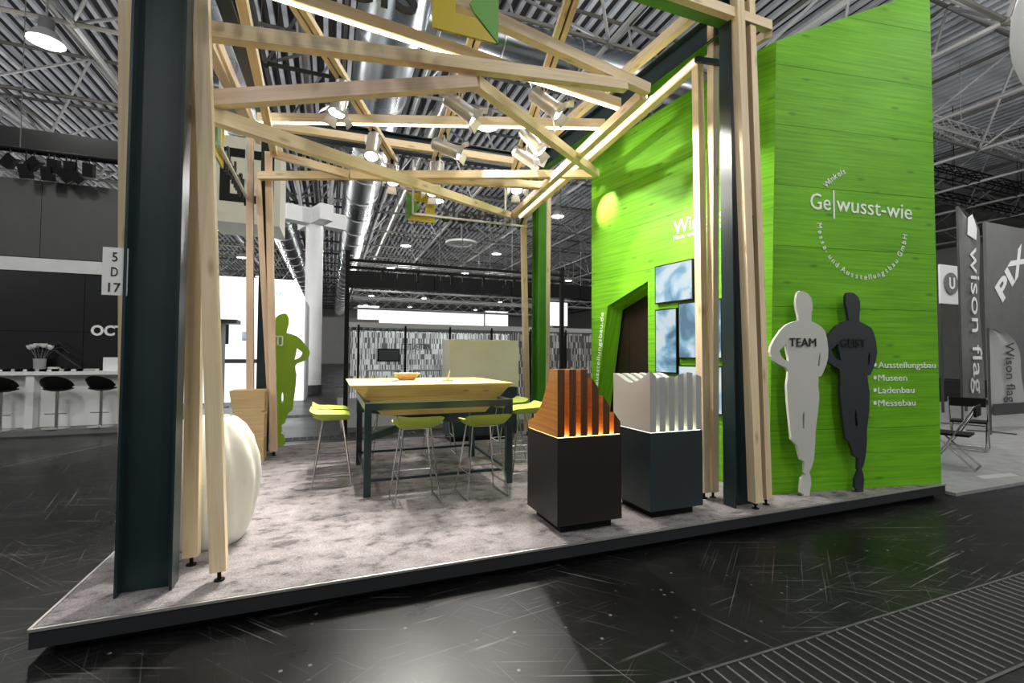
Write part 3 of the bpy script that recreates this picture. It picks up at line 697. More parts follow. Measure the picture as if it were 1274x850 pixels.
tg, _ = cutout(l_g, PG, UF, 'runner_silhouette', 'ink', 'charcoal runner silhouette cut-out with black chest lettering by the green wall', None, None, None)
p0, p1 = flat(on_pl(1046, 431.5, PG + NF * .02, NF), on_pl(1077, 431.5, PG + NF * .02, NF), UF); text_span('GEIST', p0, p1, 0.083, Z, 'lettering', 'black_text', tg)
PR = V((-0.64, 7.66, PZ)); l_r = [[(-a * 0.98, b * 0.98) for a, b in lp] for lp in l_t]
l_r = [[(a - 0.02, b) for a, b in lp] for lp in l_r]
tr_, _ = cutout(l_r, PR, V((1, 0, 0)), 'runner_silhouette', 'lime_flat', 'lime green runner silhouette cut-out behind the pine planter box', None, None, None)
q = on_y(341, 427, 7.63); mk = MB()
for a_, b_ in (((0, 0.10), (0.11, 0.10)), ((0.11, 0.10), (0.11, -0.03)), ((0.11, -0.03), (0.07, -0.03)), ((0.05, 0.10), (0.05, -0.03)), ((0, -0.03), (0.02, -0.03))):
    mk.bar(q + V((a_[0], 0, a_[1])), q + V((b_[0], 0, b_[1])), 0.004, 0.02, (0, 0.0, 1) if a_[1] == b_[1] else (1, 0, 0))
mk.build('lettering', 'white_text', tr_, smooth=0)

# screens
def screen(pts, label, seed, s=1.0):
    c = [W3(sp(*p), 0.035) for p in pts]
    a0_ = min((p - WB).dot(US) for p in c); a1_ = max((p - WB).dot(US) for p in c)
    zt = sum(sorted(p.z for p in c)[2:]) / 2 - PZ; zb = sum(sorted(p.z for p in c)[:2]) / 2 - PZ
    t = thing('wall_screen', label, 'screen', W3(((a0_ + a1_) / 2, zb), 0))
    MB().prism([(a0_, zb), (a1_, zb), (a1_, zt), (a0_, zt)], W3((0, 0), 0.045), US, Z, 0.044).build('screen_housing', 'black', t)
    MB().prism([(a0_ + .015, zb + .015), (a1_ - .015, zb + .015), (a1_ - .015, zt - .015), (a0_ + .015, zt - .015)], W3((0, 0), 0.047), US, Z, 0.003).build('display', mk_screen('display_%d' % seed, seed, s), t)
screen([(818, 334), (865, 320), (865, 372), (818, 380)], 'upper flat screen showing a pale blue building facade', 1, 0.8)
screen([(818, 388), (845, 381), (845.6, 465), (819, 464)], 'narrow upright flat screen beside the dark doorway', 4, 0.7)
screen([(847, 379), (901, 370), (902, 446), (848, 447)], 'wide middle flat screen behind the timber posts', 7, 0.75)
screen([(847, 456), (902, 454), (902, 517), (848, 510)], 'lowest flat screen above the carpet on the green wall', 11, 0.75)

# ------------------------------------------------------------------ bar table and stools
TB = thing('bar_table', 'pine topped high table on a dark steel frame', 'table', (1.05, 5.42, PZ))
fx0, fx1, fy0, fy1 = 0.34, 1.79, 4.70, 6.10; L = 0.065; FT = 1.04
for lx in (fx0, fx1):
    for ly in (fy0, fy1): MB().box((lx - L / 2, ly - L / 2, PZ), (lx + L / 2, ly + L / 2, FT)).build('leg', 'steel', TB)
for z_ , s_ in ((FT - 0.035, 0.07), (0.30, 0.026)):
    nm = 'top_rail' if s_ > .05 else 'foot_rail'
    w_ = L if s_ > .05 else 0.03
    MB().bar((fx0 + L/2, fy0, z_), (fx1 - L/2, fy0, z_), w_, s_).build(nm, 'steel', TB); MB().bar((fx0 + L/2, fy1, z_), (fx1 - L/2, fy1, z_), w_, s_).build(nm, 'steel', TB)
    MB().bar((fx0, fy0 + L/2, z_), (fx0, fy1 - L/2, z_), w_, s_).build(nm, 'steel', TB); MB().bar((fx1, fy0 + L/2, z_), (fx1, fy1 - L/2, z_), w_, s_).build(nm, 'steel', TB)
MB().bar((fx0, fy0 + 0.03, 0.70), (fx1, fy1 - 0.03, 0.86), 0.03, 0.07).build('cross_brace', 'steel', TB)
MB().bar((fx0, fy1 - 0.03, 0.84), (fx1, fy0 + 0.03, 0.76), 0.03, 0.07).build('cross_brace', 'steel', TB)
tx0, tx1, ty0, ty1, tz = 0.185, 1.885, 4.84, 6.30, 1.205
bx0, bx1, by0, by1, bz = 0.52, 1.66, 5.12, 5.98, 0.86
def frust(za, zb, ins=0.0, mb=None):
    def ring(z):
        f = (tz - z) / (tz - bz); return [(tx0 + (bx0 - tx0) * f + ins, ty0 + (by0 - ty0) * f + ins, z), (tx1 + (bx1 - tx1) * f - ins, ty0 + (by0 - ty0) * f + ins, z), (tx1 + (bx1 - tx1) * f - ins, ty1 + (by1 - ty1) * f - ins, z), (tx0 + (bx0 - tx0) * f + ins, ty1 + (by1 - ty1) * f - ins, z)]
    return (mb or MB()).poly(ring(za) + ring(zb), [(0, 3, 2, 1), (4, 5, 6, 7), (0, 1, 5, 4), (1, 2, 6, 5), (2, 3, 7, 6), (3, 0, 4, 7)], V((1, 0, 0)))
for k in range(3):
    za = bz + (tz - 0.02 - bz) * k / 3; zb = bz + (tz - 0.02 - bz) * (k + 1) / 3
    frust(za + 0.001, zb - 0.001).build('apron_board', 'table_wood', TB, smooth=0)
MB().poly([(tx0, ty0, tz - 0.02), (tx1, ty0, tz - 0.02), (tx1, ty1, tz - 0.02), (tx0, ty1, tz - 0.02), (tx0 - 0.008, ty0 - 0.008, tz), (tx1 + .008, ty0 - .008, tz), (tx1 + .008, ty1 + .008, tz), (tx0 - .008, ty1 + .008, tz)], [(0, 3, 2, 1), (4, 5, 6, 7), (0, 1, 5, 4), (1, 2, 6, 5), (2, 3, 7, 6), (3, 0, 4, 7)], V((1, 0, 0))).build('tabletop', 'table_wood', TB, smooth=0)
for px_, py_ in ((470, 474.5), (499, 475.5), (585, 474.5)):
    q = on_z(px_, py_, tz); MB().lathe([(0.11, 0), (0.11, 0.002)], (min(max(q.x, tx0 + .2), tx1 - .2), min(max(q.y, ty0 + .2), ty1 - .2), tz), 24).build('round_inlay', 'grey_mid', TB)
q = V((0.86, 5.75, tz))
t = thing('bowl', 'shallow pale wooden bowl on the pine table', 'bowl', q)
MB().lathe([(0.09, 0.0), (0.14, 0.055), (0.165, 0.085), (0.155, 0.085), (0.13, 0.055), (0.08, 0.012)], n=28).build('bowl_shell', 'box_wood', t, local=True)
MB().lathe([(0.075, 0.0), (0.075, 0.006)], n=20).build('foot_ring', 'box_wood', t, local=True)
q = V((1.27, 5.35, tz))
t = thing('card_stand', 'small upright wooden card stand on the pine table', 'card stand', q)
MB().bar((0, 0, 0.015), (0.035, 0, 0.13), 0.03, 0.012, (1, 0, 0)).build('upright', 'box_wood', t, local=True)
MB().box((-0.06, -0.035, 0), (0.06, 0.035, 0.015)).build('stand_base', 'box_wood', t, local=True)
t = thing('paper_tray', 'small white paper tray lying near the bowl on the pine table', 'tray', (0.62, 5.45, tz))
MB().box((-0.1, -0.07, 0), (0.1, 0.07, 0.006)).build('tray_base', 'white', t, local=True)
MB().bar((-0.1, -0.07, 0.01), (0.1, -0.07, 0.01), 0.006, 0.02).bar((-0.1, 0.07, 0.01), (0.1, 0.07, 0.01), 0.006, 0.02).build('tray_rim', 'white', t, local=True)

def make_stool(label):
    t = thing('bar_stool', label, 'stool', (0, 0, PZ), group='lime bar stools around the high table')
    # seat: padded pad with a low rolled-up back and wing edges; back at -y
    mb = MB(); nu, nv = 14, 12; top = []; bot = []
    for j in range(nv + 1):
        v_ = j / nv                                   # 0 back .. 1 front
        for i in range(nu + 1):
            u_ = -1 + 2 * i / nu
            wd = 0.205 + 0.025 * (1 - v_) - 0.02 * max(0, v_ - 0.85) / 0.15
            lift = max(0.075 * max(0, 1 - v_ / 0.30) ** 1.5, 0.042 * max(0, (abs(u_) - 0.66) / 0.34) ** 1.5 * (1 - 0.5 * v_))
            lean = -0.05 * max(0, 1 - v_ / 0.30)
            edge = max(0, abs(u_) - 0.93) / 0.07
            top.append((u_ * wd, -0.17 + 0.34 * v_ + lean, 0.775 + lift - 0.012 * edge - 0.015 * max(0, v_ - 0.9) / 0.1))
            cu = 1 - 0.16 * abs(u_) ** 3
            bot.append((u_ * wd * cu * 0.93, -0.155 + 0.315 * v_ + lean * 0.5, 0.715 + lift * 0.45 + 0.012 * abs(u_) ** 4))
    n_ = len(top); W_ = nu + 1; fs = []
    for j in range(nv):
        for i in range(nu):
            a_ = j * W_ + i; fs.append((a_, a_ + 1, a_ + W_ + 1, a_ + W_)); fs.append((n_ + a_ + W_, n_ + a_ + W_ + 1, n_ + a_ + 1, n_ + a_))
    for i in range(nu):
        fs.append((i + 1, i, n_ + i, n_ + i + 1)); a_ = nv * W_ + i; fs.append((a_, a_ + 1, n_ + a_ + 1, n_ + a_))
    for j in range(nv):
        a_ = j * W_; fs.append((a_, a_ + W_, n_ + a_ + W_, n_ + a_)); a_ += nu; fs.append((a_ + W_, a_, n_ + a_, n_ + a_ + W_))
    mb.poly(top + bot, fs); mb.build('seat', 'lime', t, local=True, smooth=50)
    r = 0.0085
    for sx in (-1, 1):
        for sy in (-1, 1):
            MB().tube((sx * 0.125, sy * 0.095, 0.722), (sx * 0.205, sy * 0.19, r), r, 8).build('leg', 'chrome', t, local=True)
        MB().tube((sx * 0.205, -0.19, r), (sx * 0.205, 0.19, r), r, 8).build('runner', 'chrome', t, local=True)
        MB().tube((sx * 0.178, -0.155, 0.262), (sx * 0.178, 0.155, 0.262), r * 0.8, 8).build('side_rail', 'chrome', t, local=True)
    MB().tube((-0.178, 0.155, 0.262), (0.178, 0.155, 0.262), r * 0.8, 8).build('foot_rest', 'chrome', t, local=True)
    MB().tube((-0.125, -0.095, 0.722), (0.125, -0.095, 0.722), r, 8).tube((-0.125, 0.095, 0.722), (0.125, 0.095, 0.722), r, 8).build('seat_bracket', 'chrome', t, local=True)
    return t
SL = {'f1': 'lime green bar stool facing the plinths, on the ivory vase side', 'f2': 'lime green bar stool facing the plinths, next to the orange model',
      'l1': 'lime green bar stool facing the planter box, closer to the aisle', 'l2': 'lime green bar stool facing the planter box, closer to the glazed pavilion',
      'r1': 'lime green bar stool facing the green wall, half hidden by the orange model', 'r2': 'lime green bar stool facing the green wall, close to the cream cabinet',
      'b1': 'lime green bar stool behind the table, towards the planter box', 'b2': 'lime green bar stool behind the table, before the cream cabinet'}
st = make_stool(SL['f1']); st.scale = (1, 1, 0.94); PI = math.pi
st.location = (0.75, 4.44, PZ)
for x_, y_, rz, k in ((1.39, 4.40, 0.05, 'f2'), (0.03, 5.33, -PI / 2, 'l1'), (0.03, 5.86, -PI / 2 + 0.03, 'l2'), (2.16, 5.20, PI / 2 - 0.05, 'r1'), (2.20, 5.85, PI / 2, 'r2'), (0.72, 6.46, PI, 'b1'), (1.42, 6.44, PI - 0.05, 'b2')):
    dup(st, (x_, y_, PZ), rz, SL[k])

# ------------------------------------------------------------------ plinths with slatted models
def plinth(x0, x1, y0, y1, top, mat, label, glow):
    t = thing('display_plinth', label, 'plinth', ((x0 + x1) / 2, (y0 + y1) / 2, PZ))
    MB().box((x0 + 0.06, y0 + 0.06, PZ), (x1 - 0.06, y1 - 0.06, PZ + 0.07)).build('kick_base', 'black', t)
    MB().box((x0, y0, PZ + 0.07), (x1, y1, top - 0.004)).build('plinth_body', mat, t, smooth=0)
    MB().box((x0 + 0.012, y0 + 0.012, top - 0.004), (x1 - 0.012, y1 - 0.012, top)).build('light_tray', glow, t, smooth=0)
plinth(1.60, 2.17, 3.17, 3.74, 0.885, 'plinth_brown', 'brown black display plinth with the orange slatted model on top', 'glow_yellow')
plinth(2.47, 3.02, 3.20, 3.75, 0.87, 'plinth_teal', 'slate grey display plinth with the white slatted model on top', 'glow_pale')
def interp(tab, x):
    for (x0_, y0_), (x1_, y1_) in zip(tab, tab[1:]):
        if x <= x1_: return y0_ + (y1_ - y0_) * max(0, x - x0_) / (x1_ - x0_)
    return tab[-1][1]
def slats(x0, x1, y0, ztop, n, top, prof, mside, medge, label, name):
    t = thing(name, label, 'model', ((x0 + x1) / 2, y0 + 0.28, ztop))
    pit = (x1 - x0) / (n - 0.40); th = pit * 0.60
    for k in range(n):
        a_ = x0 + k * pit; hl, hr = interp(top, a_ - x0), interp(top, a_ + th - x0)
        L_, R_ = prof(hl), prof(hr); m_ = len(L_)
        pts = [(a_, y0 + p[0], ztop + p[1]) for p in L_] + [(a_ + th, y0 + p[0], ztop + p[1]) for p in R_]
        fs = [tuple(range(m_)), tuple(range(2 * m_ - 1, m_ - 1, -1))] + [((i + 1) % m_, i, i + m_, (i + 1) % m_ + m_) for i in range(m_)]
        o = MB().poly(pts, [tuple(reversed(f)) for f in fs], V((0, 1, 0))).build('slat', mside, t, smooth=0)
        MB().poly([(a_ + .0004, y0 - .003, ztop + .001), (a_ + th - .0004, y0 - .003, ztop + .001), (a_ + th - .0004, y0 - .003, ztop + hr - .001), (a_ + .0004, y0 - .003, ztop + hl - .001),
                   (a_ + .0004, y0 + .0005, ztop + .001), (a_ + th - .0004, y0 + .0005, ztop + .001), (a_ + th - .0004, y0 + .0005, ztop + hr - .001), (a_ + .0004, y0 + .0005, ztop + hl - .001)],
                  [(0, 1, 2, 3), (7, 6, 5, 4), (0, 4, 5, 1), (1, 5, 6, 2), (2, 6, 7, 3), (3, 7, 4, 0)], Z).build('front_facing', medge, o, smooth=0)
def prof_o(h):
    pts = [(0, 0), (0, h), (0.13, h)]
    for i in range(1, 10):
        s_ = i / 9; y_ = 0.13 + 0.31 * s_; pts.append((y_, min(h, 0.13 + max(0, h - 0.13) * (1 - s_) ** 1.9)))
    return pts + [(0.44, min(h, 0.10)), (0.56, min(h, 0.06)), (0.56, 0)]
slats(1.605, 2.165, 3.18, 0.885, 6, [(0, 0.515), (0.261, 0.515), (0.316, 0.42), (0.376, 0.34), (0.473, 0.205), (0.57, 0.085)], prof_o, 'walnut', 'walnut_dark', 'orange wooden slatted roof model on the brown black plinth', 'slatted_model')
def prof_w(h):
    pts = [(0, 0), (0, h)]
    for i in range(1, 13):
        s_ = i / 12; dip = 0.400
        z_ = dip + (h - dip) * (1 - s_ / 0.5) ** 1.7 if s_ < 0.5 else dip + 0.075 * (0.5 - 0.5 * math.cos((s_ - 0.5) / 0.5 * math.pi))
        pts.append((0.54 * s_, z_))
    return pts + [(0.54, 0)]
slats(2.475, 3.015, 3.205, 0.87, 6, [(0, 0.515), (0.062, 0.465), (0.10, 0.458), (0.165, 0.46), (0.26, 0.465), (0.355, 0.495), (0.39, 0.50), (0.45, 0.492), (0.54, 0.46)], prof_w, 'slat_white', 'slat_grey', 'white slatted wave model on the slate grey plinth', 'slatted_model')

# ------------------------------------------------------------------ vase, planter box, cabinet
vz = on_y(268, 517, 4.08).z - PZ
def flute(r, z, t):
    return r * (1 + 0.11 * (abs(math.sin((t + z * 0.5) * 6)) ** 0.7 - 0.6) * min(1, max(0, z / 0.12)))
pr = [(0.24, 0.0), (0.255, 0.02), (0.295, 0.14), (0.325, 0.30), (0.345, 0.45), (0.335, 0.60), (0.295, 0.74), (0.235, 0.84), (0.175, 0.895), (0.145, 0.91), (0.125, 0.89), (0.11, 0.80)]
sc_ = vz / 0.91
vs_ = thing('floor_vase', 'big ivory fluted pumpkin shaped vase behind the left posts', 'vase', (-0.82, 4.02, PZ)); vs_['label'] = 'big ivory fluted pumpkin shaped vase beside the steel column'
MB().lathe([(r * 0.95, z * sc_) for r, z in pr], n=120, rfun=flute).build('vase_body', 'vase_white', vs_, local=True, smooth=60)
MB().tube((0.0, 0.0, 0.88 * sc_), (0.015, 0.0, 0.935 * sc_), 0.012, 8).build('stem_tip', 'grey_dark', vs_, local=True)
# tapered pine box with open shelves on its side
bt = thing('planter_box', 'tapered knotty pine box with side shelves beside the rear posts', 'box', (-0.95, 6.85, PZ))
zt = 0.90
for k in range(4):
    za, zb = zt * k / 4, zt * (k + 1) / 4
    def bxp(z_): f = z_ / zt; return (-1.06 - 0.13 * f, -0.80 + 0.0 * f, 6.70 - 0.03 * f)
    a_, b_ = bxp(za + 0.001), bxp(zb - 0.001)
    MB().poly([(a_[0], a_[2], PZ + za), (a_[1], a_[2], PZ + za), (a_[1], a_[2] + 0.03, PZ + za), (a_[0], a_[2] + 0.03, PZ + za), (b_[0], b_[2], PZ + zb), (b_[1], b_[2], PZ + zb), (b_[1], b_[2] + 0.03, PZ + zb), (b_[0], b_[2] + 0.03, PZ + zb)],
              [(0, 3, 2, 1), (4, 5, 6, 7), (0, 1, 5, 4), (1, 2, 6, 5), (2, 3, 7, 6), (3, 0, 4, 7)], V((1, 0, 0))).build('front_board', 'box_wood', bt, smooth=0)
def slab(pts, name): MB().poly(pts, [(0, 3, 2, 1), (4, 5, 6, 7), (0, 1, 5, 4), (1, 2, 6, 5), (2, 3, 7, 6), (3, 0, 4, 7)], Z).build(name, 'box_wood', bt, smooth=0)
slab([(-1.06, 6.73, PZ), (-1.03, 6.73, PZ), (-1.03, 6.96, PZ), (-1.06, 6.96, PZ), (-1.19, 6.70, PZ + zt), (-1.16, 6.70, PZ + zt), (-1.16, 6.98, PZ + zt), (-1.19, 6.98, PZ + zt)], 'side_board')
slab([(-1.06, 6.96, PZ), (-0.80, 6.96, PZ), (-0.80, 6.99, PZ), (-1.06, 6.99, PZ), (-1.19, 6.98, PZ + zt), (-0.80, 6.98, PZ + zt), (-0.80, 7.01, PZ + zt), (-1.19, 7.01, PZ + zt)], 'rear_board')
for z_ in (0.0, 0.28, 0.58, 0.88):
    f = z_ / zt; MB().box((-1.03 - 0.13 * f, 6.73 - .03 * f, PZ + z_), (-0.80, 6.96, PZ + z_ + 0.025)).build('shelf', 'box_wood', bt, smooth=0)
MB().box((-0.98, 6.74, PZ), (-0.95, 6.95, PZ + 0.87)).build('inner_panel', 'box_wood', bt, smooth=0)
bt.location.x += 0.02
# cream cabinet at the rear edge of the platform
cx0, cx1, cy0, cy1 = 1.72, 2.88, 7.12, 7.62; ct = on_y(600, 423, 7.12).z; cmid = on_y(600, 482, 7.12).z
cc = thing('storage_cabinet', 'cream topped cabinet with dark green lower doors behind the table', 'cabinet', ((cx0 + cx1) / 2, (cy0 + cy1) / 2, PZ))
MB().box((cx0, cy0, cmid), (cx1, cy1, ct)).build('upper_body', 'cream', cc, smooth=0)
MB().box((cx0 + 0.02, cy0 + 0.03, PZ + 0.08), (cx1 - 0.02, cy1, cmid)).build('lower_body', 'steel', cc, smooth=0)
for k in range(2):
    d = MB().box((cx0 + 0.03 + k * 0.56, cy0 + 0.012, PZ + 0.09), (cx0 + 0.575 + k * 0.56, cy0 + 0.03, cmid - 0.01)).build('door', 'steel', cc, smooth=0)
    MB().tube((cx0 + (0.54 if k == 0 else 0.63), cy0 + 0.002, PZ + 0.5), (cx0 + (0.54 if k == 0 else 0.63), cy0 + 0.002, PZ + 0.62), 0.008, 6).build('handle', 'alu', d)
MB().box((cx0 + 0.05, cy0 + 0.06, PZ), (cx1 - 0.05, cy1 - 0.03, PZ + 0.08)).build('plinth', 'black', cc)

# ------------------------------------------------------------------ hanging signs and number plate
def sign(org, u, width, name_label, letters=True, bracket=True, mirror=False):
    """emblem square followed/preceded by lettering; org = emblem's lower corner nearest the lettering's end, u = reading direction"""
    org, u = V(org), V(u).normalized(); v = Z; s = width
    t = thing('company_sign', name_label, 'sign', org + u * s / 2)
    hole = [(0.34, 0.34), (0.62, 0.34), (0.62, 0.66), (0.34, 0.66)]
    ring = [(0, 0), (0.98, 0), (0.66, 0.30), (0.34, 0.30), (0.34, 0.70), (0.66, 0.70), (0.98, 1.0), (0, 1.0)]
    MB().prism([(a * s, b * s) for a, b in ring], org, u, v, 0.02).build('emblem_frame', 'yellow', t, smooth=0)
    grn = [(1.0, 0.0), (1.0, 1.0), (0.62, 0.62), (0.55, 0.5), (0.62, 0.38)]
    MB().prism([(a * s, b * s) for a, b in grn], org + u.cross(v) * 0.004, u, v, 0.02).build('emblem_wedge', 'leaf', t, smooth=0)
    h = s * 0.92; x1_ = org - u * 0.10 - u * 0.0; x0_ = x1_ - u * (s * 3.3)
    text_span('Winkels', x0_ + Z * s * 0.10, x1_ + Z * s * 0.10, s * 0.72, Z, 'letter_row', 'black_text', t, 0.012, 0.0)
    if bracket:
        n = u.cross(v); bk = MB(); o2 = org - n * 0.05
        bk.bar(o2 + u * s * 0.8 + Z * s * 0.22, x0_ - n * 0.05 + Z * s * 0.22, 0.03, 0.03)
        bk.bar(o2 + u * s * 0.8 + Z * s * 0.22, o2 + u * s * 0.8 + Z * (s * 1.0 + 0.5), 0.03, 0.03)
        bk.bar(x0_ - n * 0.05 + u * s * 0.9 + Z * s * 0.22, x0_ - n * 0.05 + u * s * 0.9 + Z * (s * 1.0 + 0.5), 0.03, 0.03)
        bk.build('bracket', 'offwhite', t)
    return t
e0, e1 = on_y(538, 36, 3.06), on_y(620, 52, 3.06)
sign((e0.x, 3.06, (e0.z + e1.z) / 2), (1, 0, 0), e1.x - e0.x, 'black letter row with yellow and green emblem over the front of the stand', bracket=False)
bs_ = on_y(541, 278, 7.33); sign((bs_.x, 7.33, bs_.z), (-1, 0, 0), 0.45, 'reversed letter row with yellow and green emblem over the cream cabinet')
sign((-1.14, 5.80, 3.52), (0, -1, 0), 0.46, 'reversed letter row with yellow and green emblem over the vase side')
np_ = [on_y(*p, 3.24) for p in ((128, 307), (158, 307), (158, 368), (128, 368))]
t = thing('number_plate', 'white booth number plate fixed beside the steel column', 'sign', (np_[0].x, 3.24, np_[2].z))
MB().box((np_[0].x, 3.24, np_[2].z), (np_[1].x + 0.005, 3.25, np_[0].z)).build('plate', 'white', t, smooth=0)
for s_, y_, w0, w1 in (('5', 325, 139.5, 146), ('D', 343.5, 138, 146.5), ('17', 363, 134.5, 149.5)):
    p0, p1 = flat(on_y(w0, y_, 3.238), on_y(w1, y_, 3.238), V((1, 0, 0))); text_span(s_, p0, p1, 0.052, Z, 'numeral', 'black_text', t, 0.001, 0.0)

exec_marker = True
# ------------------------------------------------------------------ neighbouring stand with long counter
os_ = thing('counter_stand_wall', 'tall black panelled stand wall with white band and letters', 'stand wall', (-6.3, 12.1, 0.1))
wx0, wx1 = -12.0, -3.25
MB().box((wx0, 12.06, 0.10), (wx1, 12.25, 4.93)).build('wall_core', 'black', os_)
for k in range(4):
    a_ = wx0 + (wx1 - wx0) * k / 4; b_ = wx0 + (wx1 - wx0) * (k + 1) / 4
    MB().box((a_ + .004, 12.0, 3.42), (b_ - .004, 12.06, 4.96)).build('upper_panel', 'grey_dark', os_, smooth=0)
for k in range(6):
    a_ = wx0 + (wx1 - wx0) * k / 6; b_ = wx0 + (wx1 - wx0) * (k + 1) / 6
    for z0_, z1_ in ((0.1, 1.95), (1.95, 3.13)):
        MB().box((a_ + .004, 12.0, z0_ + .003), (b_ - .004, 12.06, z1_ - .003)).build('lower_panel', 'black_gloss', os_, smooth=0)
MB().box((wx0, 11.97, 3.14), (wx1, 12.06, 3.40)).build('white_band', 'band', os_, smooth=0)
p0, p1 = on_y(113, 417, 11.99), on_y(222, 417, 11.99); p1.z = p0.z; text_span('OCTANORM', p0, p1, 0.20, Z, 'lettering', 'white', os_, 0.01, bold=0.035)
q = on_y(228, 412, 11.98); MB().box((q.x - .10, 11.98, q.z - .10), (q.x + .10, 12.0, q.z + .10)).build('emblem_plate', 'grey_light', os_, smooth=0)
MB().box((-12, 11.14, 0), (-3.1, 13.5, 0.10)).build('low_deck', 'grey_mid', None, 'low grey deck under the white counter stand', 'platform')
ck = thing('long_counter', 'long white counter standing before the black panelled wall', 'counter', (-6.2, 11.75, 0.10))
MB().box((-11, 11.42, 1.10), (-3.3, 11.98, 1.17)).build('worktop', 'white', ck, smooth=0)
MB().box((-11, 11.66, 0.10), (-3.3, 11.72, 1.10)).build('front_panel', 'white', ck, smooth=0)
for x_ in (-10.0, -7.6, -5.27, -3.36): MB().box((x_ - .06, 11.46, 0.10), (x_ + .06, 11.66, 1.10)).build('support_fin', 'white', ck, smooth=0)
bs = thing('shell_stool', 'black shell bar stool farthest from the card display at the counter', 'stool', (-4.85, 11.3, 0.10), group='black shell stools at the counter')
mb = MB(); W_ = 13; rows = 7; pts = []
for j in range(rows):
    s_ = j / (rows - 1)
    for i in range(W_):
        th_ = math.pi * (0.0 + 1.0 * i / (W_ - 1)) + math.pi
        rr = 0.10 + 0.15 * s_ ** 0.7; hz = 0.72 + 0.26 * s_ ** 1.7 * (0.35 + 0.65 * abs(math.sin(th_)) ** 0.8)
        pts.append((rr * math.cos(th_), rr * 0.9 * math.sin(th_), hz))
fs = [(j * W_ + i, j * W_ + i + 1, (j + 1) * W_ + i + 1, (j + 1) * W_ + i) for j in range(rows - 1) for i in range(W_ - 1)]
mb.poly(pts, fs); mb.poly([(x * 0.94, y * 0.94 + 0.004, z + 0.012) for x, y, z in pts], [tuple(reversed(f)) for f in fs])
mb.lathe([(0.10, 0.70), (0.21, 0.735), (0.22, 0.755), (0.05, 0.75)], (0, 0.03, 0), 20)
mb.build('shell_seat', 'black', bs, local=True)
MB().tube((0, 0, 0.02), (0, 0, 0.72), 0.026, 12).build('post', 'chrome', bs, local=True)
MB().lathe([(0.21, 0), (0.21, 0.008), (0.05, 0.022), (0.03, 0.03)], n=24).build('base_disc', 'chrome', bs, local=True)
MB().bar((-0.16, -0.03, 0.28), (0.16, -0.03, 0.28), 0.03, 0.015).bar((0, -0.03, 0.28), (0, 0.0, 0.28), 0.03, 0.015).build('foot_rest', 'chrome', bs, local=True)
for i, px_ in enumerate((0, 70, 125)):
    q = on_y(px_, 530, 11.32)
    if i == 0: bs.location = (q.x, 11.32, 0.10)
    else: dup(bs, (q.x, 11.32, 0.10), 0.25 * (1 - i), ('', 'black shell bar stool right before the tulip vase', 'black shell bar stool before the white card display')[i])
t = thing('flower_vase', 'glass vase with white tulips and grass blades on the counter', 'vase', (on_y(49, 463, 11.8).x, 11.8, 1.17))
MB().lathe([(0.07, 0), (0.085, 0.02), (0.095, 0.22), (0.10, 0.24), (0.09, 0.24), (0.085, 0.05), (0.06, 0.03)], n=20).build('glass_jar', 'grey_light', t, local=True)
for k in range(6):
    a_ = k * 1.05; e_ = V((0.15 * math.cos(a_), 0.08 * math.sin(a_), 0.44 + 0.02 * (k % 3)))
    o = MB().path([(0.03 * math.cos(a_), 0.03 * math.sin(a_), 0.05), (0.07 * math.cos(a_), 0.05 * math.sin(a_), 0.28), tuple(e_)], 0.006, 5).build('stem', 'grey_mid', t, local=True)
    MB().lathe([(0.012, -0.03), (0.045, 0.0), (0.055, 0.03), (0.06, 0.055), (0.03, 0.05)], tuple(e_), 10).build('bloom', 'white', o, local=True)
for k, (ex, ez) in enumerate(((0.45, 0.35), (0.55, 0.12), (0.62, -0.02), (0.35, 0.45))):
    MB().path([(0.02, 0, 0.2), (ex * 0.35, 0.01 * k, 0.42), (ex * 0.7, 0.02 * k, max(ez, 0.1) + 0.12), (ex, 0.02 * k, max(ez, 0.05))], 0.005, 5).build('grass_blade', 'grey_dark', t, local=True)
t = thing('cup', 'small white cup beside the tulip vase on the counter', 'cup', (on_y(66, 463, 11.8).x, 11.8, 1.17))
MB().lathe([(0.045, 0), (0.07, 0.03), (0.085, 0.075), (0.075, 0.075), (0.055, 0.02)], n=18).build('cup_wall', 'white', t, local=True)
MB().path([(0.075, 0, 0.06), (0.11, 0, 0.055), (0.105, 0, 0.025), (0.06, 0, 0.02)], 0.007, 5).build('handle', 'white', t, local=True)
for k, px_ in enumerate(range(4, 124, 15)):
    q = on_y(px_, 466, 11.52); m_ = 'white' if k % 2 else 'grey_mid'
    t = thing('leaflet_stack', '%s leaflet stack on the white counter, %s counted from the card display' % ('white' if k % 2 else 'grey', ORD[7 - k]), 'leaflets', (q.x, 11.52, 1.17), group='leaflet stacks on the counter')
    MB().box((-0.15, -0.08, 0), (0.15, 0.08, 0.045)).build('paper_block', m_, t, local=True, smooth=0)
    MB().box((-0.145, -0.083, 0.006), (0.145, -0.079, 0.038)).build('cover_strip', 'white' if k % 2 == 0 else 'grey_light', t, local=True, smooth=0)
q = on_y(139, 463, 11.6); t = thing('card_display', 'white upright card display at the end of the counter', 'display', (q.x, 11.6, 1.17))
MB().box((-0.14, -0.01, 0.0), (0.14, 0.01, 0.27)).build('card', 'white', t, local=True, smooth=0); MB().box((-0.14, -0.05, 0), (0.14, 0.06, 0.01)).build('card_foot', 'white', t, local=True, smooth=0)
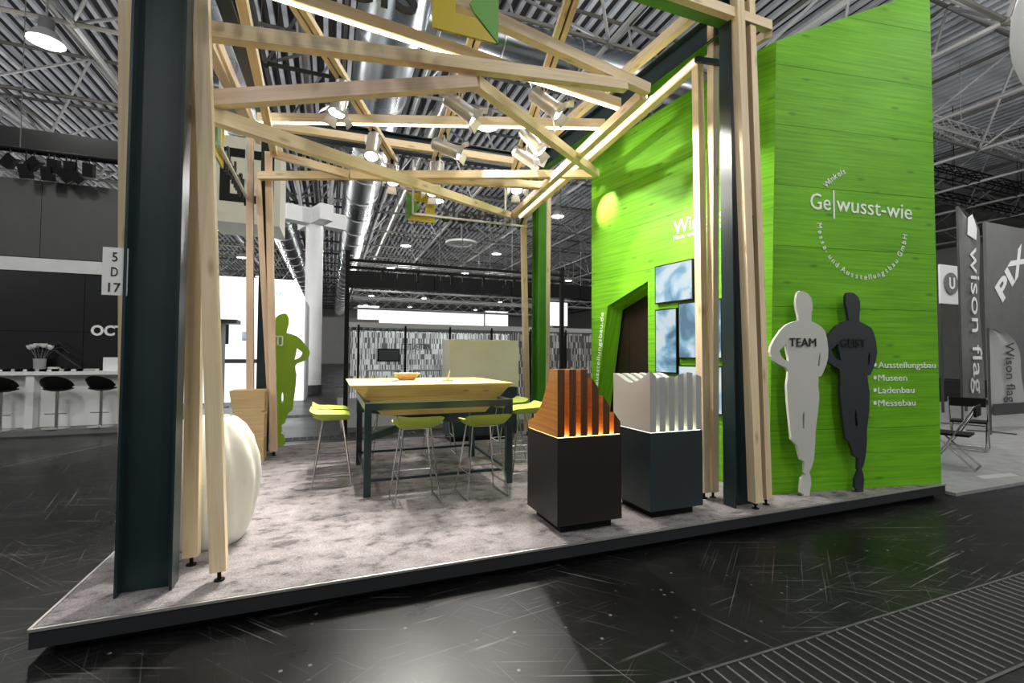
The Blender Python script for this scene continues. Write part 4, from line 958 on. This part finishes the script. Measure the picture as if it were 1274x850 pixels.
# floodlights above that wall
fl = thing('floodlight_rail', 'dark lighting rail above the black panelled wall', 'rail', (-6.5, 11.6, 5.45))
ra, rb_ = on_y(-60, 190, 11.6), on_y(150, 211, 11.6)
MB().tube((ra.x, 11.6, 5.42), (rb_.x + 1.0, 11.6, 5.42), 0.03, 8).build('rail_tube', 'black', fl)
for x_ in (-8.2, -5.6, -3.6): MB().tube((x_, 11.6, 5.42), (x_, 11.6, 9.4), 0.008, 5).build('wire', 'tube_dark', fl)
for k, (px_, tilt) in enumerate(((12, 0.7), (32, -0.1), (42, 0.8), (60, 0.0), (67, 0.1), (82, -0.7), (88, 0.0), (95, -0.8), (111, 0.1))):
    q = on_y(px_, 210, 11.6); dz = -0.26 if k % 2 == 0 else -0.42
    t = thing('floodlight', 'small black floodlight above the panelled wall, %s counted from the steel column' % ORD[8 - k], 'floodlight', (q.x, 11.6, 5.42), group='black floodlights over the counter stand')
    MB().tube((0, 0, 0), (0, 0, dz + 0.12), 0.012, 6).build('stem', 'black', t, local=True)
    c = V((0, 0, dz)); d = V((math.sin(tilt), -0.3, math.cos(tilt))).normalized() * 0.13
    MB().bar(c - d, c + d, 0.16, 0.16, (0, 1, 0.2)).build('housing', 'black', t, local=True, smooth=0)
    MB().bar(c - d * 1.12, c - d * 1.0, 0.14, 0.14, (0, 1, 0.2)).build('lens', 'grey_mid', t, local=True, smooth=0)
MB().box((-12, 14.0, 6.25), (-2.0, 14.35, 6.72)).build('rigging_beam', 'black', None, 'long black rigging beam hanging above the counter stand', 'beam')

# ------------------------------------------------------------------ hanging sign box, white pillar, bright stand
a_, b_ = on_y(262, 165, 13), on_y(348, 282, 13)
hs = thing('hanging_sign_box', 'large cream hanging sign box with black square bracket mark', 'sign', ((a_.x + b_.x) / 2, 13.7, b_.z))
MB().box((a_.x, 13.0, b_.z), (b_.x, 14.4, a_.z)).build('box_body', 'cream', hs, smooth=0)
W_ = b_.x - a_.x; h_ = a_.z - b_.z
def hb_(u0, v0, u1, v1): MB().box((a_.x + W_ * u0, 12.98, b_.z + h_ * v0), (a_.x + W_ * u1, 13.0, b_.z + h_ * v1)).build('bracket_mark', 'black', hs, smooth=0)
hb_(0.14, 0.24, 0.28, 0.86); hb_(0.28, 0.24, 0.80, 0.33); hb_(0.28, 0.76, 0.80, 0.86)
for x_ in (b_.x - .6, b_.x - .2): MB().tube((x_, 13.7, a_.z), (x_, 13.7, 12.85), 0.012, 5).build('wire', 'tube_dark', hs)
cl = thing('support_pillar', 'round white hall pillar with cross shaped bracket head', 'pillar', (-0.67, 19.8, 0))
MB().tube((-0.67, 19.8, 0), (-0.67, 19.8, 6.9), 0.32, 28).build('shaft', 'white', cl)
MB().tube((-0.67, 19.8, 0), (-0.67, 19.8, 0.35), 0.36, 28).build('base_collar', 'grey_dark', cl)
for a_ in (0.4, 0.4 + PI / 2): MB().bar((-0.67 - math.cos(a_) * 1.15, 19.8 - math.sin(a_) * 1.15, 6.9), (-0.67 + math.cos(a_) * 1.15, 19.8 + math.sin(a_) * 1.15, 6.9), 0.5, 0.6).build('bracket_arm', 'white', cl, smooth=0)
for sx in (-1, 1):
    for sy in (-1, 1): MB().tube((-0.67 + sx * 0.5, 19.8 + sy * 0.5, 7.2), (-0.67 + sx * 0.8, 19.8 + sy * 1.8, 9.5), 0.06, 6).build('roof_strut', 'tube', cl)
bw = thing('bright_stand', 'brightly lit white exhibition stand behind the lime silhouette', 'stand', (-2.4, 17.6, 0))
z_ = on_y(320, 346, 17).z
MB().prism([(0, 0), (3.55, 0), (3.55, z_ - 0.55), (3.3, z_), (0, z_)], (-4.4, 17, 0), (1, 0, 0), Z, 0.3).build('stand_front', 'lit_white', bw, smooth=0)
MB().box((-0.84, 17.1, 0), (-0.78, 19.0, 3.3)).build('side_panel', 'grey_light', bw, smooth=0)
p0, p1 = on_y(338, 368, 16.98), on_y(353, 366, 16.98); p1.z = p0.z; text_span('MA', p0, p1, 0.14, Z, 'lettering', 'lit_cyan', bw, 0.01)
for (x0_, y0_, x1_, y1_), m_ in (((262, 398, 285, 428), 'grey_dark'), ((301, 413, 312, 424), 'screen'), ((262, 447, 320, 452), 'grey_mid')):
    a_, b_ = on_y(x0_, y1_, 16.96), on_y(x1_, y0_, 16.96)
    if m_ == 'screen': M['screen'] = mk_screen('blue_screen', 21, 0.6)
    MB().box((a_.x, 16.93, a_.z), (b_.x, 16.99, b_.z)).build('wall_display', m_, bw, smooth=0)
a_, b_ = on_y(263, 500, 14.2), on_y(276, 402, 14.2)
t = thing('display_tower', 'dark grey display tower before the bright white stand', 'tower', ((a_.x + b_.x) / 2, 14.4, 0))
MB().box((a_.x, 14.2, 0.1), (b_.x, 14.7, b_.z)).build('tower_body', 'grey_mid', t, smooth=0); MB().box((a_.x - .1, 14.1, 0), (b_.x + .1, 14.8, 0.1)).build('tower_foot', 'grey_dark', t, smooth=0)
MB().box((a_.x, 14.15, b_.z), (b_.x + 0.35, 14.75, b_.z + 0.1)).build('tower_cap', 'grey_dark', t, smooth=0)
MB().box((-3.0, 12.5, 0), (-1.9, 14.0, 0.12)).build('stand_step', 'grey_light', None, 'pale grey platform step beside the display tower', 'platform')

# ------------------------------------------------------------------ glazed pavilion behind
gp = thing('black_gate', 'slim black metal gate frame behind the table', 'gate', (2.4, 9.5, 0))
gz = on_y(432, 318, 9.5).z
for x_ in (0.27, 4.9): MB().box((x_ - .04, 9.46, 0), (x_ + .04, 9.54, gz + 0.1)).build('post', 'black', gp)
for z_ in (gz - 0.08, gz - 0.22): MB().bar((0.27, 9.5, z_), (4.9, 9.5, z_), 0.05, 0.05).build('crossbar', 'black', gp)
for k in range(6): MB().box((0.9 + k * 0.7, 9.47, gz - 0.44), (0.95 + k * 0.7, 9.53, gz - 0.24)).build('clip_light', 'black', gp)
MB().box((0.20, 9.6, 0), (7.5, 16.6, 0.10)).build('pavilion_deck', 'grey_mid', None, 'grey raised deck under the glazed pavilion', 'platform')
pv = thing('glazed_pavilion', 'glazed pavilion with dash pattern walls and slatted canopy', 'pavilion', (3.8, 13.5, 0.1))
zc = on_y(480, 405, 12).z
MB().box((0.6, 16.2, 0.1), (7.4, 16.3, on_y(480, 411, 16.2).z)).build('graphic_wall', 'dash', pv, smooth=0)
MB().box((4.6, 12.0, 0.1), (7.4, 12.04, zc - 0.1)).build('patterned_screen', 'dash_dark', pv, smooth=0)
for x_ in (0.62, 1.75, 2.9, 4.05, 5.2, 6.3, 7.35): MB().box((x_ - .025, 11.95, 0.1), (x_ + .025, 12.03, zc)).build('mullion', 'black', pv, smooth=0)
for k in range(3): MB().box((0.65 + k * 1.15, 11.98, 0.12), (1.72 + k * 1.15, 11.99, zc - 0.06)).build('glass_pane', 'glass', pv, smooth=0)
MB().bar((0.4, 12.0, zc), (7.6, 12.0, zc), 0.08, 0.12).build('canopy_edge', 'grey_light', pv, smooth=0)
MB().bar((0.4, 14.2, zc + 0.02), (7.6, 14.2, zc + 0.02), 0.06, 0.1).build('canopy_edge', 'grey_dark', pv, smooth=0)
s0 = None
for k in range(40):
    x_ = 0.5 + k * 0.18
    if s0 is None:
        s0 = MB().box((-0.02, -1.05, -0.04), (0.02, 1.05, 0.04)).build('canopy_slat', 'grey_mid', None, local=True); s0.parent = pv; s0.location = (x_ - 3.8, 13.1 - 13.5, zc - 0.1)
    else: share(s0, 'canopy_slat', (x_ - 3.8, -0.4, zc - 0.1), pv)
a_, b_ = on_y(470, 450, 16.0), on_y(498, 434, 16.0)
t = thing('monitor', 'black monitor on the dash patterned pavilion wall', 'monitor', ((a_.x + b_.x) / 2, 16.1, a_.z))
MB().box((a_.x, 16.06, a_.z), (b_.x, 16.2, b_.z)).build('housing', 'black', t, smooth=0); MB().box((a_.x + .04, 16.05, a_.z + .04), (b_.x - .04, 16.06, b_.z - .04)).build('display', 'grey_dark', t, smooth=0)
p0, p1 = on_y(535, 436, 16.18), on_y(499, 436, 16.18); p1.z = p0.z
mb = MB(); geo = text_geo('PATENTED', 0.5); x1_ = max(p.x for p in geo[0]); s_ = (p0.x - p1.x) / x1_
mb.poly([(p0.x - p.x * s_, 16.18 + p.z * 0.01, p0.z + p.y * 0.32) for p in geo[0]], [tuple(reversed(f)) for f in geo[1]]); mb.build('lettering', 'grey_dark', pv, smooth=0)
for k in range(3):
    q = V((1.5 + k * 1.5, 14.9, 0.10)); t = thing('meeting_table', 'small pale meeting table inside the glazed pavilion, %s from the black gate post' % ORD[k], 'table', q, group='meeting tables in the pavilion')
    MB().box((-0.5, -0.35, 0.92), (0.5, 0.35, 0.96)).build('tabletop', 'grey_light', t, local=True, smooth=0)
    for sx in (-1, 1):
        for sy in (-1, 1): MB().box((sx * .46 - .02, sy * .31 - .02, 0), (sx * .46 + .02, sy * .31 + .02, 0.92)).build('leg', 'grey_light', t, local=True, smooth=0)
# far fascias, black valance, hanging speakers
def fascia(x0_, y0_, x1_, y1_, Y, lb, m_='lit_white', th=0.2, cat='fascia'):
    a_, b_ = on_y(x0_, y1_, Y), on_y(x1_, y0_, Y)
    t = thing('stand_fascia', lb, cat, ((a_.x + b_.x) / 2, Y, a_.z))
    MB().box((a_.x, Y, a_.z), (b_.x, Y + th, b_.z)).build('fascia_panel', m_, t, smooth=0)
    for x_ in (a_.x + .1, b_.x - .1): MB().box((x_ - .05, Y + th * .3, 0), (x_ + .05, Y + th * .3 + .1, a_.z + .05)).build('support_post', 'grey_mid', t, smooth=0)
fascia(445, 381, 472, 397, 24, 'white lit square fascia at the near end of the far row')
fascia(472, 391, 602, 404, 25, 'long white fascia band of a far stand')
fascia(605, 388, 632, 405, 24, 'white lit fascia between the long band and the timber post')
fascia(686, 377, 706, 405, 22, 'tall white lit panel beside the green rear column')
t = thing('black_valance', 'wide black valance hanging over the far stands', 'valance', (9, 20.4, 4.3))
a_, b_ = on_y(432, 336, 20), on_y(432, 356, 20)
for k in range(5): MB().tube((a_.x + k * 3.6 + 2.6, 20.25, a_.z), (a_.x + k * 3.6 + 2.6, 20.25, 12.85), 0.02, 5).build('hanger_rod', 'tube_dark', t)
for k in range(5): MB().box((a_.x + k * 3.6, 20.0, b_.z), (a_.x + k * 3.6 + 3.57, 20.5, a_.z)).build('valance_panel', 'black', t, smooth=0)
for k in range(6):
    for_x = on_y(494 + k * 27, 362, 18).x
    t = thing('hanging_speaker', 'slim black speaker under the black valance, %s from the green rear column' % ORD[5 - k], 'speaker', (for_x, 18, 4.0), group='black speakers under the valance')
    MB().box((-0.12, -0.12, 0), (0.12, 0.12, 0.42)).build('speaker_box', 'black', t, local=True, smooth=0); MB().tube((0, 0, 0.42), (0, 0, 8.85), 0.015, 5).build('drop_rod', 'tube_dark', t, local=True)
rg = thing('ring_light', 'round white ring ventilator under the hall roof', 'ventilator', on_y(574, 304, 27))
MB().lathe([(0.62, 0), (0.95, 0), (0.95, 0.12), (0.62, 0.12), (0.62, 0)], n=32, cap=False).build('outer_ring', 'white', rg, local=True)
MB().lathe([(0.2, 0.02), (0.34, 0.02), (0.34, 0.1), (0.2, 0.1), (0.2, 0.02)], n=24, cap=False).build('inner_ring', 'white', rg, local=True)
MB().tube((0, 0, 0.1), (0, 0, 12.85 - rg.location.z), 0.04, 6).bar((-0.25, 0, 0.08), (0.25, 0, 0.08), 0.04, 0.04).build('hanger_rod', 'tube', rg, local=True)
for k in range(6): MB().bar((0.3 * math.cos(k * PI / 3), 0.3 * math.sin(k * PI / 3), .06), (0.66 * math.cos(k * PI / 3), 0.66 * math.sin(k * PI / 3), .06), 0.06, 0.06).build('spoke', 'white', rg, local=True)

# ------------------------------------------------------------------ flag stand on the right
MB().poly([(6.35, 3.02, 0), (20, 2.9, 0), (20, 9.4, 0), (6.35, 9.4, 0), (6.35, 3.02, 0.035), (20, 2.9, 0.035), (20, 9.4, 0.035), (6.35, 9.4, 0.035)], [(0, 3, 2, 1), (4, 5, 6, 7), (0, 1, 5, 4), (1, 2, 6, 5), (2, 3, 7, 6), (3, 0, 4, 7)]).build('grey_mat', 'grey_mat', None, 'flat grey floor mat of the flag stand', 'mat')
FZ = 0.035
def feather(px0, pyb, pyt, wpx, Y, label, mat, word, wmat, hword, curve=0.6):
    b_ = on_y(px0, pyb, Y); t_ = on_y(px0, pyt, Y); H = t_.z - b_.z; W = on_y(px0 + wpx, pyb, Y).x - b_.x
    t = thing('feather_flag', label, 'flag', (b_.x, Y, FZ))
    out = [(0, 0), (W, 0)]
    n_ = 14
    for i in range(n_ + 1):
        s_ = i / n_; an_ = s_ * PI / 2
        out.append((W * (1 - (1 - math.cos(an_)) * 1.0), H * (1 - curve) + H * curve * math.sin(an_)))
    out.append((0, H))
    # sail with gentle folds: grid
    mb = MB(); cols = 8; pts = []; rows_ = 20
    for j in range(rows_ + 1):
        z_ = H * j / rows_
        if z_ <= H * (1 - curve): w_ = W
        else:
            s_ = (z_ - H * (1 - curve)) / (H * curve); w_ = W * (1 - (1 - math.sqrt(max(0, 1 - s_ * s_)))); w_ = max(w_, 0.02)
        for i in range(cols + 1): pts.append((w_ * i / cols, 0.025 * math.sin(i * 1.3 + j * 0.35), b_.z - FZ + z_))
    fs = [(j * (cols + 1) + i, j * (cols + 1) + i + 1, (j + 1) * (cols + 1) + i + 1, (j + 1) * (cols + 1) + i) for j in range(rows_) for i in range(cols)]
    mb.poly(pts, fs); mb.poly([(x, y + 0.006, z) for x, y, z in pts], [tuple(reversed(f)) for f in fs]); mb.build('sail', mat, t, local=True)
    MB().tube((0, 0, 0.05), (0, 0, b_.z - FZ + H), 0.02, 8).build('pole', 'grey_dark', t, local=True)
    ft = MB()
    for k in range(4): ft.bar((0, 0, 0.02), (0.35 * math.cos(k * PI / 2 + .4), 0.35 * math.sin(k * PI / 2 + .4), 0.012), 0.03, 0.02)
    ft.build('cross_foot', 'grey_dark', t, local=True)
    return t, b_, H, W
t, b_, H, W = feather(1197, 505, 258, 27, 6.0, 'tall dark grey feather flag with white lettering running down it', 'grey_mid', None, None, None, 0.14)
c = b_ + V((W * 0.45, -0.04, 0))
text_span('wison flag', c + Z * H * 0.80 , c + Z * H * 0.06, W * 0.42, V((1, 0, 0)), 'lettering', 'white_text', t, 0.002, 0.0)
MB().prism([(W * .35, 0.86 * H), (W * .75, 0.84 * H), (W * .8, 0.9 * H), (W * .6, 0.97 * H), (W * .4, 0.95 * H)], (b_.x, 5.96, b_.z), (1, 0, 0), Z, 0.004).build('emblem', 'white_text', t, smooth=0)
t, b_, H, W = feather(1232, 517, 408, 42, 5.2, 'pale grey curved flag with dark lettering running down it', 'grey_light', None, None, None, 0.42)
c = b_ + V((W * 0.42, -0.04, 0))
text_span('Wison flag', c + Z * H * 0.84, c + Z * H * 0.14, W * 0.26, V((1, 0, 0)), 'lettering', 'grey_dark', t, 0.002, 0.0)
MB().box((b_.x + 0.02, 5.155, b_.z + 0.0), (b_.x + W, 5.165, b_.z + H * 0.13)).build('lower_band', 'grey_dark', t, smooth=0)
a_, b_ = on_y(1233, 520, 8.5), on_y(1274, 285, 8.5)
t = thing('banner_wall', 'grey banner wall with large white diagonal letters', 'banner wall', (a_.x + 2.5, 8.55, FZ))
MB().box((a_.x, 8.5, FZ), (a_.x + 6, 8.58, b_.z)).build('banner_cloth', 'grey_mid', t, smooth=0)
c = on_y(1247, 376, 8.48); d_ = V((0.73, 0, 0.68)); text_span('PIX', c, c + d_ * 2.4, 0.62, V((-0.68, 0, 0.73)), 'lettering', 'white_text', t, 0.004, 0.0, bold=0.03)
a2 = on_y(1180, 360, 7.5); b2 = on_y(1197, 328, 7.5)
t = thing('round_logo_board', 'white board with dark round mark behind the tall flag', 'sign', (a2.x, 7.5, FZ))
MB().box((a2.x - .35, 7.5, on_y(1180, 378, 7.5).z), (b2.x + .15, 7.55, on_y(1180, 330, 7.5).z)).build('board', 'white', t, smooth=0)
q = on_y(1183, 353, 7.48); MB().lathe([(0.16, 0), (0.30, 0), (0.30, 0.02), (0.16, 0.02)], n=24).build('round_mark', 'grey_mid', t, local=True)
o = bpy.data.objects[[k.name for k in t.children if k.name.startswith('round_mark')][0]]; o.rotation_euler = (PI / 2, 0, 0); o.location = q - t.location
text_span('U', q + V((-0.13, -0.03, -0.14)), q + V((0.13, -0.03, -0.14)), 0.30, Z, 'lettering', 'white_text', t, 0.003, 0.0, bold=0.03)
for x_ in (a2.x - .3, b2.x + .1): MB().box((x_ - .03, 7.52, FZ), (x_ + .03, 7.56, on_y(1180, 376, 7.5).z)).build('support_post', 'grey_dark', t, smooth=0)
# folding table and chairs
t = thing('folding_table', 'white topped folding table beside the green wall end', 'table', (on_z(1207, 514, 0.785).x - 0.72, on_z(1207, 514, 0.785).y + 0.75, FZ))
MB().box((-0.75, -0.35, 0.72), (0.75, 0.35, 0.75)).build('tabletop', 'white', t, local=True, smooth=0)
for sx in (-1, 1):
    MB().tube((sx * .6, -.3, 0.72), (sx * .6, .3, 0.01), 0.015, 6).build('leg', 'chrome', t, local=True); MB().tube((sx * .62, .3, 0.72), (sx * .62, -.3, 0.01), 0.015, 6).build('leg', 'chrome', t, local=True)
t = thing('crumpled_paper', 'crumpled white paper lying on the folding table', 'paper', (on_z(1196, 512, 0.785).x, on_z(1196, 512, 0.785).y + 0.6, FZ + 0.75))
MB().lathe([(0.05, 0), (0.11, 0.03), (0.12, 0.08), (0.06, 0.13), (0.02, 0.15)], n=9, rfun=lambda r, z, t_: r * (1 + 0.35 * math.sin(t_ * 3 + z * 60))).build('paper_ball', 'white', t, local=True, smooth=0)
def folding_chair(loc, rz, label):
    t = thing('folding_chair', label, 'chair', loc, rz, group='black folding chairs on the mat')
    MB().box((-0.21, -0.19, 0.43), (0.21, 0.19, 0.46)).build('seat', 'black', t, local=True, smooth=0)
    MB().box((-0.21, -0.26, 0.70), (0.21, -0.235, 0.84)).build('backrest', 'black', t, local=True, smooth=0)
    for sx in (-1, 1):
        MB().path([(sx * .22, -.25, 0.84), (sx * .22, -.05, 0.45), (sx * .22, .22, 0.015)], 0.012, 6).build('leg', 'chrome', t, local=True)
        MB().path([(sx * .20, .17, 0.45), (sx * .20, -.24, 0.015)], 0.012, 6).build('leg', 'chrome', t, local=True)
    MB().tube((-.22, .22, 0.015), (.22, .22, 0.015), 0.012, 6).build('floor_bar', 'chrome', t, local=True)
    MB().tube((-.20, -.24, 0.015), (.20, -.24, 0.015), 0.012, 6).build('floor_bar', 'chrome', t, local=True)
    return t
fc = on_z(1186, 580, FZ); folding_chair((fc.x, fc.y, FZ), 0.3, 'black folding chair nearest the end of the green wall')
fc = on_z(1222, 562, FZ); folding_chair((fc.x + 0.1, fc.y + 0.2, FZ), -1.2, 'black folding chair turned sideways at the folding table')
p0, p1 = on_z(1224, 596, FZ + .002), on_z(1268, 592, FZ + .002)
MB().poly([p0, p1, p1 + V((0.1, 0.12, 0)), p0 + V((0.1, 0.12, 0))], [(0, 1, 2, 3)]).build('mat_print', 'grey_light', bpy.data.objects['grey_mat'])
# lighting trusses on the right and round balloon
def truss(p, q, s, label, mat='tube', n=18):
    p, q = V(p), V(q); t = thing('lighting_truss', label, 'truss', (p + q) / 2); d = (q - p).normalized(); sd = d.cross(Z).normalized() * s / 2; u = Z * s / 2
    cs = [sd + u, sd - u, -sd - u, -sd + u]
    for c in cs: MB().tube(p + c, q + c, 0.03, 6).build('chord_tube', mat, t)
    for f_ in (0.25, 0.75): MB().tube(p.lerp(q, f_) + u, V((p.lerp(q, f_).x, p.y, 12.85)), 0.015, 5).build('hanger_rod', mat, t)
    for k in range(n):
        a_, b_ = p.lerp(q, k / n), p.lerp(q, (k + 1) / n)
        for i in range(4):
            MB().tube(a_ + cs[i], b_ + cs[(i + 1) % 4], 0.015, 4).build('lacing', mat, t)
def trl(pa_, pb_, Y, s, lb, m_='tube'):
    p, q = on_y(*pa_, Y), on_y(*pb_, Y); z_ = (p.z + q.z) / 2; truss((p.x, Y, z_), (q.x + 2.5, Y, z_), s, lb, m_)
trl((1150, 176), (1274, 170), 10, 0.42, 'bright lighting truss above the banner wall')
trl((1140, 232), (1274, 214), 12, 0.4, 'dark lighting truss hanging over the flags', 'black')
trl((1140, 262), (1274, 246), 14, 0.4, 'lower dark lighting truss behind the tall flag', 'black')
trl((440, 380), (640, 384), 23, 0.45, 'far grey lighting truss above the long white fascia')
trl((440, 352), (900, 352), 30, 0.6, 'grey lighting truss hanging in the far hall behind the black valance')
trl((440, 366), (760, 366), 40, 0.6, 'grey lighting truss hanging low in the far end of the hall')
trl((440, 372), (760, 372), 28, 0.6, 'grey lighting truss between the black valance and the white fascias')
q = CAM + ray(1505, -30) * (5.5 / FPX)
t = thing('hanging_balloon', 'big pale grey round balloon hanging over the flag stand', 'balloon', q)
MB().lathe([(1.62 * math.sin(k * PI / 20) + 0.001, -1.62 * math.cos(k * PI / 20)) for k in range(21)], n=40).build('balloon_skin', 'grey_light', t, local=True, smooth=60)
MB().tube((0, 0, 1.6), (0, 0, 12.85 - q.z), 0.012, 5).build('tether', 'tube_dark', t, local=True)
bpy.data.scenes.remove(TMP)
